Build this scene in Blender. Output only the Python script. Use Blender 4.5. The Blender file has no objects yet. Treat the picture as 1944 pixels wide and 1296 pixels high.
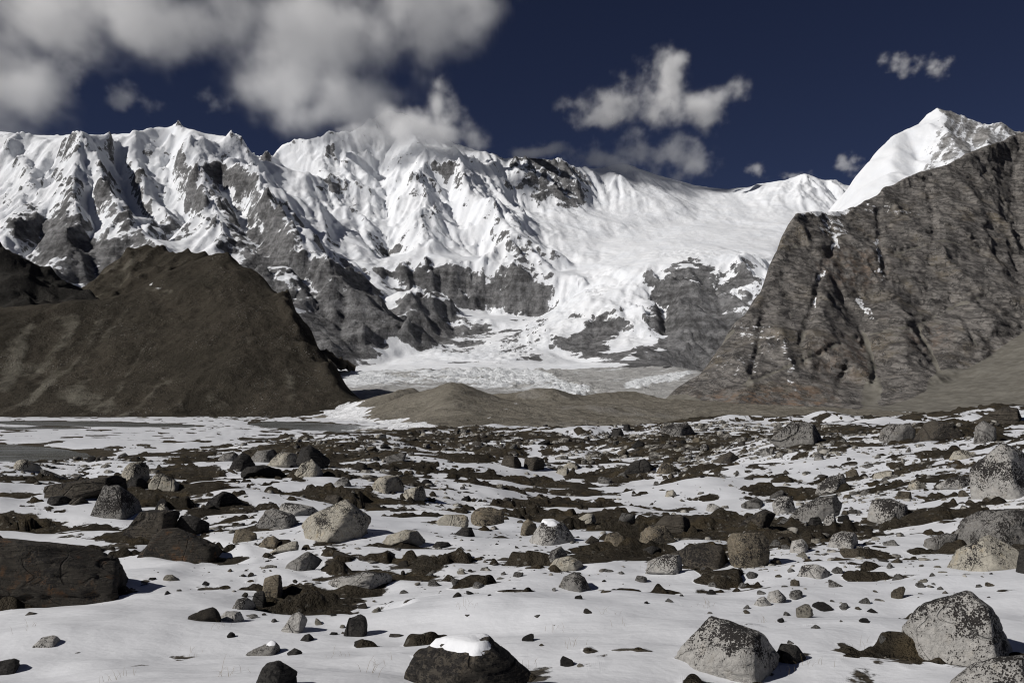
import bpy, math, random
import numpy as np
from mathutils.geometry import delaunay_2d_cdt
from mathutils import Vector

# ------------------------------------------------------------------ camera, sky, sun, exposure
scene = bpy.context.scene
col = scene.collection
W_PX, H_PX, F_PX, HORIZON = 1944.0, 1296.0, 1683.0, 765.0
PITCH = math.atan((HORIZON - H_PX / 2) / F_PX)
cam_data = bpy.data.cameras.new('camera')
cam_data.sensor_width = 36.0
cam_data.lens = 36.0 * F_PX / W_PX
cam_data.clip_start = 0.1
cam_data.clip_end = 60000.0
cam = bpy.data.objects.new('camera', cam_data)
cam.location = (0, 0, 0)
cam.rotation_euler = (math.pi / 2 + PITCH, 0, 0)
col.objects.link(cam)
scene.camera = cam

SUN_EL = math.radians(35.0)
SUN_DIR = Vector((-0.90, -0.43, 0.0)).normalized() * math.cos(SUN_EL) + Vector((0, 0, math.sin(SUN_EL)))

world = bpy.data.worlds.new('World')
scene.world = world
world.use_nodes = True
wn = world.node_tree.nodes
wl = world.node_tree.links
wn.clear()
sky = wn.new('ShaderNodeTexSky')
sky.sky_type = 'NISHITA'
sky.sun_disc = False
sky.sun_elevation = SUN_EL
sky.sun_rotation = math.atan2(SUN_DIR.x, SUN_DIR.y)
sky.altitude = 5200.0
sky.air_density = 0.8
sky.dust_density = 0.0
sky.ozone_density = 2.0
hs = wn.new('ShaderNodeHueSaturation')
hs.inputs['Hue'].default_value = 0.517
hs.inputs['Saturation'].default_value = 1.0
hs.inputs['Value'].default_value = 0.42
bg = wn.new('ShaderNodeBackground')
bg.inputs['Strength'].default_value = 0.05
wo = wn.new('ShaderNodeOutputWorld')
wl.new(sky.outputs[0], hs.inputs['Color'])
wl.new(hs.outputs[0], bg.inputs['Color'])
wl.new(bg.outputs[0], wo.inputs['Surface'])

sun_data = bpy.data.lights.new('sun', 'SUN')
sun_data.energy = 3.95
sun_data.angle = math.radians(0.53)
sun_data.color = (1.0, 0.965, 0.92)
sun = bpy.data.objects.new('sun', sun_data)
sun.rotation_euler = SUN_DIR.to_track_quat('Z', 'Y').to_euler()
col.objects.link(sun)

vs = scene.view_settings
vs.view_transform = 'Standard'
vs.look = 'None'
vs.exposure = 0.0
vs.gamma = 1.0
vs.use_curve_mapping = False
cy = scene.cycles
cy.max_bounces = 12
cy.diffuse_bounces = 2
cy.glossy_bounces = 2
cy.transparent_max_bounces = 8
cy.volume_bounces = 12
cy.filter_width = 1.1
cy.use_denoising = True
cy.volume_step_rate = 1.0
cy.volume_max_steps = 256

# ------------------------------------------------------------------ helpers: numbers
def at(px, py, D):
    """a point of the valley seen in direction (px, py), D metres away along the ground"""
    a = (px - W_PX / 2) / F_PX
    b = -(py - H_PX / 2) / F_PX
    c, s = math.cos(PITCH), math.sin(PITCH)
    k = D / (c - b * s)
    return (k * a, D, k * (s + b * c))

def to_px(x, y, z):
    c, s = math.cos(PITCH), math.sin(PITCH)
    f = y * c + z * s
    u = -y * s + z * c
    return W_PX / 2 + F_PX * x / f, H_PX / 2 - F_PX * u / f

def smooth(e0, e1, x):
    t = np.clip((x - e0) / (e1 - e0), 0, 1)
    return t * t * (3 - 2 * t)

_RS = np.random.RandomState(7)
_PERM = np.tile(_RS.permutation(4096).astype(np.int32), 2)
_GX = np.cos(np.arange(4096) * (2 * math.pi * 0.6180339)).astype(np.float32)
_GY = np.sin(np.arange(4096) * (2 * math.pi * 0.6180339)).astype(np.float32)

def perlin(x, y, seed=0):
    x0 = np.floor(x); y0 = np.floor(y)
    fx = (x - x0).astype(np.float32); fy = (y - y0).astype(np.float32)
    ix = x0.astype(np.int32) + seed * 1013; iy = y0.astype(np.int32) + seed * 71
    u = fx * fx * (3 - 2 * fx)
    v = fy * fy * (3 - 2 * fy)
    p0 = _PERM[ix & 4095]; p1 = _PERM[(ix + 1) & 4095]
    j0 = iy & 4095; j1 = (iy + 1) & 4095
    def g(p, j, i, k):
        h = _PERM[p + j]
        return _GX[h] * (fx - i) + _GY[h] * (fy - k)
    a = g(p0, j0, 0, 0); b = g(p1, j0, 1, 0); c = g(p0, j1, 0, 1); d = g(p1, j1, 1, 1)
    return ((a + u * (b - a)) * (1 - v) + (c + u * (d - c)) * v) * 1.5

def fbm(x, y, octaves=4, seed=0, gain=0.5):
    s = 0; a = 1.0; f = 1.0
    for o in range(octaves):
        s = s + a * perlin(x * f + 17.3 * o, y * f - 9.1 * o, seed + o)
        a *= gain; f *= 2.03
    return s

def ridged(x, y, octaves=4, seed=0, gain=0.5):
    s = 0; a = 1.0; f = 1.0; w = 1.0
    for o in range(octaves):
        n = 1 - np.abs(perlin(x * f + 31.7 * o, y * f + 5.3 * o, seed + o)) * 1.6
        n = np.clip(n, 0, 1) ** 2
        s = s + a * n * w
        w = np.clip(n * 1.4, 0, 1)
        a *= gain; f *= 2.1
    return s

def blur(Z, sig):
    H, W = Z.shape
    p = int(sig * 3) + 1
    Zp = np.pad(Z, p, mode='edge')
    fy = np.fft.fftfreq(Zp.shape[0])[:, None]
    fx = np.fft.rfftfreq(Zp.shape[1])[None, :]
    k = np.exp(-2 * (math.pi * sig) ** 2 * (fx * fx + fy * fy))
    return np.fft.irfft2(np.fft.rfft2(Zp) * k, s=Zp.shape)[p:p + H, p:p + W]

def bil(Z, x, y):
    H, W = Z.shape
    x = np.clip(x, 0, W - 1.001); y = np.clip(y, 0, H - 1.001)
    ix = x.astype(np.int64); iy = y.astype(np.int64)
    fx = x - ix; fy = y - iy
    return (Z[iy, ix] * (1 - fx) + Z[iy, ix + 1] * fx) * (1 - fy) + (Z[iy + 1, ix] * (1 - fx) + Z[iy + 1, ix + 1] * fx) * fy

def streaks(Z, length, width, seed, sig=2.0):
    """noise smeared down the fall line of Z (grid units): gullies, flutes, runnels; mean 0, deviation 1"""
    gy, gx = np.gradient(blur(Z, sig))
    m = np.hypot(gx, gy) + 1e-6
    gx, gy = gx / m, gy / m
    rs = np.random.RandomState(seed)
    N = blur(rs.standard_normal(Z.shape), width)
    H, W = Z.shape
    N = N.astype(np.float32).ravel(); gx = (gx * 1.7).astype(np.float32).ravel(); gy = (gy * 1.7).astype(np.float32).ravel()
    X, Y = np.meshgrid(np.arange(W, dtype=np.float32), np.arange(H, dtype=np.float32))
    X = X.ravel(); Y = Y.ravel()
    acc = N.copy()
    n = int(length / 1.3)
    for sgn in (1, -1):
        px, py = X.copy(), Y.copy()
        k = np.arange(H * W, dtype=np.int32)
        for i in range(n):
            px += sgn * gx[k]; py += sgn * gy[k]
            np.clip(px, 0, W - 1, out=px); np.clip(py, 0, H - 1, out=py)
            k = (py + 0.5).astype(np.int32) * W + (px + 0.5).astype(np.int32)
            acc += N[k] * np.float32(1 - i / n)
    acc = acc.reshape(H, W)
    return ((acc - acc.mean()) / acc.std()).astype(float)

class Tin:
    """heights from surveyed lines and points: triangulated, then rasterised"""
    def __init__(self, lines, step, x0, x1, y0, y1, cell, floor=None):
        P = []
        for ln in lines:
            W3 = [at(p[0], p[1], p[2]) for p in ln]
            if len(W3) == 1:
                P.append(W3[0]); continue
            for a, b in zip(W3[:-1], W3[1:]):
                n = max(1, int(math.hypot(b[0] - a[0], b[1] - a[1]) / step))
                for i in range(n):
                    t = i / n
                    P.append(tuple(a[k] + (b[k] - a[k]) * t for k in range(3)))
            P.append(W3[-1])
        if floor is not None:
            P += floor
        uniq = {}
        for p in P:
            uniq.setdefault((round(p[0] / 8), round(p[1] / 8)), p)
        P = list(uniq.values())
        z = np.array([p[2] for p in P])
        vo, _, fo, ov, _, _ = delaunay_2d_cdt([Vector((p[0], p[1])) for p in P], [], [], 0, 1e-6)
        self.x0, self.y0, self.cell = x0, y0, cell
        nx, ny = int((x1 - x0) / cell) + 1, int((y1 - y0) / cell) + 1
        Z = np.full((ny, nx), np.nan)
        zz = np.array([z[o[0]] if o else 0.0 for o in ov])
        vv = np.array([(v.x, v.y) for v in vo])
        for f in fo:
            for k in range(1, len(f) - 1):
                i, j, l = f[0], f[k], f[k + 1]
                (ax, ay), (bx, by), (cx, cy_) = vv[i], vv[j], vv[l]
                u0 = max(0, int((min(ax, bx, cx) - x0) / cell)); u1 = min(nx - 1, int((max(ax, bx, cx) - x0) / cell) + 1)
                v0 = max(0, int((min(ay, by, cy_) - y0) / cell)); v1 = min(ny - 1, int((max(ay, by, cy_) - y0) / cell) + 1)
                if u1 < u0 or v1 < v0:
                    continue
                gx, gy = np.meshgrid(x0 + cell * np.arange(u0, u1 + 1), y0 + cell * np.arange(v0, v1 + 1))
                det = (by - cy_) * (ax - cx) + (cx - bx) * (ay - cy_)
                if abs(det) < 1e-6:
                    continue
                w0 = ((by - cy_) * (gx - cx) + (cx - bx) * (gy - cy_)) / det
                w1 = ((cy_ - ay) * (gx - cx) + (ax - cx) * (gy - cy_)) / det
                w2 = 1 - w0 - w1
                ins = (w0 > -1e-4) & (w1 > -1e-4) & (w2 > -1e-4)
                sub = Z[v0:v1 + 1, u0:u1 + 1]
                sub[ins] = (w0 * zz[i] + w1 * zz[j] + w2 * zz[l])[ins]
        self.Z = np.where(np.isnan(Z), np.nanmin(Z), Z)
    def smoothed(self, sig):
        self.Z = blur(self.Z, sig); return self
    def __call__(self, x, y):
        return bil(self.Z, (x - self.x0) / self.cell, (y - self.y0) / self.cell)

# ------------------------------------------------------------------ helpers: objects
def tag(o, label=None, cat=None, group=None, kind=None):
    if label: o['label'] = label
    if cat: o['category'] = cat
    if group: o['group'] = group
    if kind: o['kind'] = kind
    return o

def mesh_np(name, V, Q, smooth_shade=True, attrs=None):
    """V n x 3, Q m x k faces"""
    me = bpy.data.meshes.new(name)
    k = Q.shape[1]
    me.vertices.add(len(V)); me.vertices.foreach_set('co', np.ascontiguousarray(V, np.float32).ravel())
    me.loops.add(Q.size); me.loops.foreach_set('vertex_index', np.ascontiguousarray(Q, np.int32).ravel())
    me.polygons.add(len(Q))
    me.polygons.foreach_set('loop_start', np.arange(0, Q.size, k, dtype=np.int32))
    me.polygons.foreach_set('loop_total', np.full(len(Q), k, np.int32))
    me.polygons.foreach_set('use_smooth', np.full(len(Q), smooth_shade, bool))
    for an, av in (attrs or {}).items():
        at_ = me.attributes.new(an, 'FLOAT', 'POINT')
        at_.data.foreach_set('value', np.ascontiguousarray(av, np.float32).ravel())
    me.update(calc_edges=True)
    return me

def grid_obj(name, X, Y, Z, mat, keep=None, attrs=None, flip=False):
    H, W = Z.shape
    idx = np.arange(H * W).reshape(H, W)
    Q = np.stack([idx[:-1, :-1], idx[:-1, 1:], idx[1:, 1:], idx[1:, :-1]], -1).reshape(-1, 4)
    if flip: Q = Q[:, ::-1]
    if keep is not None:
        Q = Q[keep.reshape(-1)]
    used = np.zeros(H * W, bool); used[Q.ravel()] = True
    new = np.cumsum(used) - 1
    V = np.stack([X.ravel(), Y.ravel(), Z.ravel()], -1)[used]
    at_ = {k: v.ravel()[used] for k, v in (attrs or {}).items()}
    o = bpy.data.objects.new(name, mesh_np(name, V, new[Q], True, at_))
    o.data.materials.append(mat)
    col.objects.link(o)
    return o

# ------------------------------------------------------------------ helpers: materials
class NT:
    def __init__(self, name):
        self.m = bpy.data.materials.new(name)
        self.m.use_nodes = True
        self.t = self.m.node_tree
        self.t.nodes.clear()
        self.out = self.t.nodes.new('ShaderNodeOutputMaterial')
    def n(self, typ, **kw):
        nd = self.t.nodes.new(typ)
        for k, v in kw.items():
            setattr(nd, k, v)
        return nd
    def put(self, inp, v):
        if hasattr(v, 'is_linked') or isinstance(v, bpy.types.NodeSocket):
            self.t.links.new(v, inp)
        else:
            if isinstance(v, (tuple, list)) and len(v) == 3 and inp.type == 'RGBA':
                v = (*v, 1)
            inp.default_value = v
    def math(self, op, a, b=0.0, c=0.0, clamp=False):
        nd = self.n('ShaderNodeMath', operation=op, use_clamp=clamp)
        self.put(nd.inputs[0], a); self.put(nd.inputs[1], b)
        if op in ('MULTIPLY_ADD', 'SMOOTH_MAX', 'SMOOTH_MIN'): self.put(nd.inputs[2], c)
        return nd.outputs[0]
    def vmath(self, op, a, b=(0, 0, 0)):
        nd = self.n('ShaderNodeVectorMath', operation=op)
        self.put(nd.inputs[0], a)
        if op == 'SCALE': self.put(nd.inputs[3], b)
        elif op != 'LENGTH': self.put(nd.inputs[1], b)
        return nd.outputs['Value' if op in ('LENGTH', 'DOT_PRODUCT') else 'Vector']
    def noise(self, vec, scale, detail=4, rough=0.55, dist=0.0, typ='FBM'):
        nd = self.n('ShaderNodeTexNoise')
        nd.noise_dimensions = '3D'
        if typ != 'FBM': nd.noise_type = typ
        self.put(nd.inputs['Vector'], vec); nd.inputs['Scale'].default_value = scale
        nd.inputs['Detail'].default_value = detail; nd.inputs['Roughness'].default_value = rough
        nd.inputs['Distortion'].default_value = dist
        return nd.outputs['Fac'] if 'Fac' in nd.outputs else nd.outputs[0]
    def step(self, v, lo, hi, to0=0.0, to1=1.0):
        nd = self.n('ShaderNodeMapRange', interpolation_type='SMOOTHSTEP')
        self.put(nd.inputs['Value'], v); self.put(nd.inputs['From Min'], lo); self.put(nd.inputs['From Max'], hi)
        self.put(nd.inputs['To Min'], to0); self.put(nd.inputs['To Max'], to1)
        return nd.outputs['Result']
    def mix(self, f, a, b):
        nd = self.n('ShaderNodeMix', data_type='RGBA')
        self.put(nd.inputs[0], f); self.put(nd.inputs[6], a); self.put(nd.inputs[7], b)
        return nd.outputs[2]
    def attr(self, name):
        return self.n('ShaderNodeAttribute', attribute_name=name).outputs['Fac']
    def pos(self):
        return self.n('ShaderNodeNewGeometry').outputs['Position']
    def obj(self):
        return self.n('ShaderNodeTexCoord').outputs['Object']
    def bump(self, h, strength, dist, prev=None):
        nd = self.n('ShaderNodeBump')
        self.put(nd.inputs['Height'], h); self.put(nd.inputs['Strength'], strength); nd.inputs['Distance'].default_value = dist
        if prev is not None: self.put(nd.inputs['Normal'], prev)
        return nd.outputs[0]
    def finish(self, color, rough=0.9, normal=None, spec=0.2, **kw):
        b = self.n('ShaderNodeBsdfPrincipled')
        self.put(b.inputs['Base Color'], color); self.put(b.inputs['Roughness'], rough)
        b.inputs['Specular IOR Level'].default_value = spec
        if normal is not None: self.put(b.inputs['Normal'], normal)
        for k, v in kw.items(): self.put(b.inputs[k], v)
        self.t.links.new(b.outputs[0], self.out.inputs['Surface'])
        return self.m
# ------------------------------------------------------------------ materials of the mountains
def snow_rock_material(name, rock_a, rock_b, strata=0.0, snow_col=(0.765, 0.78, 0.805), scale=1.0, dust=0.35):
    t = NT(name)
    p = t.pos()
    s = t.attr('snow')
    n1 = t.noise(p, 0.028 * scale, 8, 0.70)
    n2 = t.noise(p, 0.0065 * scale, 4, 0.55)
    v = t.math('ADD', s, t.math('MULTIPLY', t.math('SUBTRACT', n1, 0.5), 1.8))
    fac = t.step(v, -0.06, 0.07)
    light = t.step(v, -0.6, 0.0, 0.0, dust)
    zs = t.math('MULTIPLY', t.noise(t.vmath('MULTIPLY', p, (0.1, 0.1, 1.0)), 0.03 * scale, 5, 0.65), 1.0)
    rc = t.mix(t.step(n2, 0.38, 0.62), rock_a, rock_b)
    rc = t.mix(t.step(zs, 0.4, 0.66, 0.0, strata), rc, tuple(min(1, c * 2.0) for c in rock_b))
    rc = t.mix(t.step(n1, 0.30, 0.62, 0.65, 0.0), rc, tuple(c * 0.38 for c in rock_a))
    rc = t.mix(light, rc, (0.52, 0.53, 0.55))
    sc = t.mix(t.step(n2, 0.35, 0.7, 0.0, 0.35), snow_col, (0.68, 0.715, 0.77))
    c = t.mix(fac, rc, sc)
    nb = t.noise(p, 0.045 * scale, 6, 0.65)
    bs = t.math('MULTIPLY_ADD', fac, -0.55, 0.85)
    return t.finish(c, 0.85, t.bump(nb, bs, 16.0 / scale), 0.12)

M_ALP = snow_rock_material('alpine_snow_and_rock', (0.080, 0.079, 0.080), (0.150, 0.149, 0.151), 0.5, dust=0.14)
M_PEAK = snow_rock_material('right_peak_snow_and_rock', (0.15, 0.145, 0.14), (0.27, 0.265, 0.26), 0.5, scale=1.6, dust=0.5)

# ------------------------------------------------------------------ far range: surveyed ridge, spur, gully and bench lines (px, px, km)
K = 1000.0
def km(lines):
    return [[(a, b, c * K) for a, b, c in l] for l in lines]
CREST_LEFT = [(-700, 250, 7.1), (-500, 240, 6.9), (-250, 255, 6.7), (-60, 240, 6.6), (30, 250, 6.4), (80, 268, 6.1), (120, 262, 5.95), (155, 246, 5.9)]
CREST_LEFT2 = [(155, 246, 5.9), (190, 258, 6.0), (235, 246, 6.2), (290, 240, 6.45), (335, 236, 6.5), (365, 246, 6.4), (383, 262, 6.3), (412, 272, 6.35),
               (437, 258, 6.4), (465, 294, 6.35), (482, 300, 6.6), (520, 292, 7.0), (560, 276, 7.2), (620, 262, 7.25)]
CREST_MAIN = [(620, 262, 7.25), (640, 258, 7.2), (690, 240, 7.5), (740, 206, 7.8), (762, 216, 7.8), (800, 240, 7.75), (860, 270, 7.6), (930, 292, 7.5),
              (960, 298, 7.45), (1000, 295, 7.45), (1050, 301, 7.5), (1085, 322, 7.55), (1110, 318, 7.8), (1150, 315, 8.1), (1190, 308, 8.3), (1240, 330, 8.4),
              (1290, 345, 8.4), (1340, 353, 8.3), (1400, 361, 8.2), (1440, 349, 8.05), (1490, 340, 7.9), (1525, 328, 7.8), (1560, 341, 7.8), (1605, 352, 7.9),
              (1700, 350, 8.2), (1900, 330, 8.5), (2200, 300, 8.7), (2700, 300, 8.9)]
BORDER = [(383, 262, 6.3), (430, 291, 6.1), (469, 305, 5.95), (488, 343, 5.75), (507, 377, 5.55), (550, 420, 5.3), (583, 453, 5.1), (622, 497, 4.9), (656, 530, 4.8),
          (699, 564, 4.65), (737, 597, 4.55), (785, 640, 4.42), (800, 662, 4.4)]
def behind(line, d=0.42, drop=42):
    return [(a, b + drop, c + d) for a, b, c in line]
LINES = km([CREST_LEFT, CREST_LEFT2, CREST_MAIN, BORDER, behind(CREST_LEFT, 0.4, 12), behind(CREST_LEFT2[2:8], 0.45, 14), behind(CREST_LEFT2[8:], 0.42, 34), behind(CREST_MAIN, 0.5, 36),
    [(155, 246, 5.9), (180, 281, 5.78), (184, 310, 5.66), (206, 367, 5.4), (230, 401, 5.25), (258, 439, 5.1), (330, 500, 4.7), (380, 560, 4.3)],
    [(155, 246, 5.9), (100, 300, 5.75), (50, 350, 5.6), (0, 395, 5.45), (-80, 450, 5.3), (-200, 480, 5.2)],
    [(155, 246, 5.9), (140, 340, 5.45), (130, 400, 5.15), (115, 450, 4.9), (90, 520, 4.5), (60, 600, 4.2)],
    [(50, 350, 5.6), (20, 440, 5.1), (-20, 520, 4.6)],
    [(105, 330, 5.85), (80, 400, 5.52), (60, 470, 5.12), (40, 540, 4.7)],
    [(162, 340, 5.72), (172, 410, 5.42), (180, 470, 5.1), (190, 540, 4.7)],
    [(290, 240, 6.45), (240, 276, 6.2), (268, 339, 5.85), (297, 387, 5.55), (311, 430, 5.3), (344, 468, 5.1), (400, 540, 4.6)],
    [(212, 290, 6.32), (222, 340, 6.12), (250, 390, 5.84), (283, 440, 5.55), (330, 480, 5.2)],
    [(335, 236, 6.5), (360, 300, 6.05), (380, 350, 5.75), (395, 400, 5.45), (406, 468, 5.1), (450, 560, 4.55)],
    [(310, 300, 6.36), (330, 350, 6.12), (350, 400, 5.84), (372, 450, 5.52)],
    [(425, 340, 6.16), (440, 390, 5.92), (470, 440, 5.62), (520, 500, 5.17), (556, 560, 4.78)],
    [(550, 420, 5.3), (545, 500, 4.85), (570, 560, 4.55), (600, 620, 4.25), (622, 690, 4.0)],
    [(622, 497, 4.9), (650, 580, 4.52), (690, 640, 4.3), (704, 688, 4.15)],
    [(590, 540, 4.85), (620, 600, 4.5), (650, 660, 4.22)],
    [(640, 262, 7.2), (612, 300, 6.95), (622, 345, 6.65), (645, 400, 6.3), (680, 450, 5.95), (715, 505, 5.6), (750, 550, 5.35), (770, 562, 5.3)],
    [(490, 335, 6.75), (540, 345, 6.85), (590, 345, 6.8)], [(520, 385, 6.2), (560, 395, 6.25), (600, 400, 6.3)],
    [(560, 450, 5.6), (620, 470, 5.65), (660, 520, 5.3), (720, 570, 5.0), (770, 620, 4.75), (830, 655, 4.6)],
    [(760, 216, 7.8), (780, 258, 7.4), (804, 284, 7.05), (866, 308, 6.9), (890, 358, 6.6), (928, 391, 6.35), (976, 439, 6.0), (1024, 477, 5.75), (1048, 516, 5.55), (1060, 545, 5.4)],
    [(804, 284, 7.05), (790, 340, 6.7), (800, 400, 6.3), (790, 440, 6.0), (800, 490, 5.7)],
    [(700, 300, 7.3), (720, 350, 7.02), (738, 400, 6.68), (742, 450, 6.3), (745, 500, 5.92)],
    [(850, 372, 6.9), (880, 440, 6.42), (905, 490, 6.02)],
    [(930, 340, 7.1), (970, 390, 6.88), (1010, 430, 6.58), (1040, 470, 6.2)],
    [(770, 500, 5.6), (830, 492, 5.62), (900, 500, 5.68), (960, 520, 5.6), (1010, 530, 5.5)],
    [(770, 560, 5.36), (830, 580, 5.45), (900, 590, 5.5), (960, 600, 5.45), (1020, 598, 5.36), (1060, 580, 5.32)],
    [(750, 562, 5.2), (790, 545, 5.15), (840, 565, 5.1), (880, 600, 5.05)],
    [(770, 630, 4.78), (820, 645, 4.72), (870, 640, 4.82), (930, 630, 4.9)],
    [(960, 330, 7.3), (1000, 400, 6.98), (1080, 400, 7.05), (1140, 395, 7.25)],
    [(1050, 440, 6.5), (1100, 470, 6.2), (1150, 460, 6.4), (1200, 430, 6.8), (1300, 420, 7.0), (1400, 420, 7.0), (1500, 400, 7.2), (1600, 400, 7.3), (1700, 400, 7.4), (2000, 400, 7.5)],
    [(1060, 520, 5.75), (1120, 500, 5.85), (1200, 480, 5.95), (1300, 470, 5.95), (1400, 465, 5.95), (1500, 460, 6.0), (1600, 460, 6.0), (1900, 460, 6.0)],
    [(1070, 560, 5.35), (1130, 540, 5.35), (1190, 510, 5.35), (1240, 497, 5.3), (1290, 490, 5.25), (1340, 485, 5.2), (1400, 482, 5.2), (1440, 500, 5.2), (1480, 530, 5.1), (1560, 560, 5.0), (1900, 600, 5.0)],
    [(985, 615, 5.0), (1050, 600, 4.97), (1100, 582, 5.0), (1150, 570, 4.92)],
    [(1110, 605, 4.72), (1160, 588, 4.72), (1182, 600, 4.68)], [(1060, 682, 4.3), (1110, 690, 4.2), (1165, 672, 4.22)],
    [(1200, 560, 4.92), (1212, 620, 4.58), (1185, 665, 4.25)],
    [(1240, 572, 4.82), (1246, 640, 4.42)], [(1258, 592, 4.88), (1262, 650, 4.52)],
    [(1335, 487, 5.2), (1300, 540, 4.88), (1288, 600, 4.56), (1300, 660, 4.27), (1330, 700, 4.08)],
    [(1360, 520, 5.05), (1350, 590, 4.68), (1362, 660, 4.32)],
    [(1400, 482, 5.2), (1424, 540, 4.88), (1400, 600, 4.55), (1405, 680, 4.1)],
    [(850, 662, 4.5), (900, 655, 4.6), (950, 645, 4.62), (1000, 640, 4.62), (1060, 690, 4.1)],
    [(-900, 700, 3.9), (-300, 700, 3.9), (0, 690, 3.8), (200, 690, 3.8), (400, 690, 3.8), (560, 700, 3.85), (640, 702, 3.95), (720, 693, 4.15), (800, 668, 4.4)],
    [(1165, 690, 4.0), (1270, 700, 3.95), (1340, 720, 3.9), (1450, 720, 3.8), (1600, 720, 3.7), (2000, 720, 3.7), (2700, 720, 3.7)],
    [(690, 712, 3.4), (800, 702, 3.6), (900, 692, 3.8), (1000, 690, 3.9), (1050, 715, 3.4)],
    [(-900, 745, 2.6), (640, 742, 2.6), (800, 742, 2.5), (950, 745, 2.5), (1080, 748, 2.45), (1160, 738, 2.6), (1290, 738, 2.5), (1500, 745, 2.5), (2700, 745, 2.5)],
    [(-900, 768, 1.9), (700, 768, 1.95), (1000, 768, 1.95), (1300, 768, 1.95), (2700, 768, 1.9)],
    [(1215, 655, 4.12), (1180, 690, 3.75), (1130, 716, 3.4)], [(1250, 668, 4.1), (1290, 704, 3.5)],
])
# behind the crest the range falls away
BACK = [at(px, 470, d) for px in range(-1200, 3300, 150) for d in (10000.0,)]
EDGE = [(-9000, 5000, 800), (-9000, 7000, 1500), (-9000, 9500, 900), (9000, 5000, 800), (9000, 7000, 1300), (9000, 9500, 900), (-9000, 1500, -10), (9000, 1500, -10)]
TIN_A = Tin(LINES, 90.0, -6200, 6200, 1700, 9200, 20.0, BACK + EDGE).smoothed(0.8)

def blobs(px, py, items):
    """sum of soft ellipses (cx, cy, rx, ry, degrees, weight) over the range, placed by where they lie in view of the valley"""
    s = np.zeros(px.shape)
    for cx, cy_, rx, ry, a, w in items:
        c, sn = math.cos(math.radians(a)), math.sin(math.radians(a))
        u = ((px - cx) * c + (py - cy_) * sn) / rx
        v = (-(px - cx) * sn + (py - cy_) * c) / ry
        s += w * smooth(1.25, 0.55, np.hypot(u, v))
    return s

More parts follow.
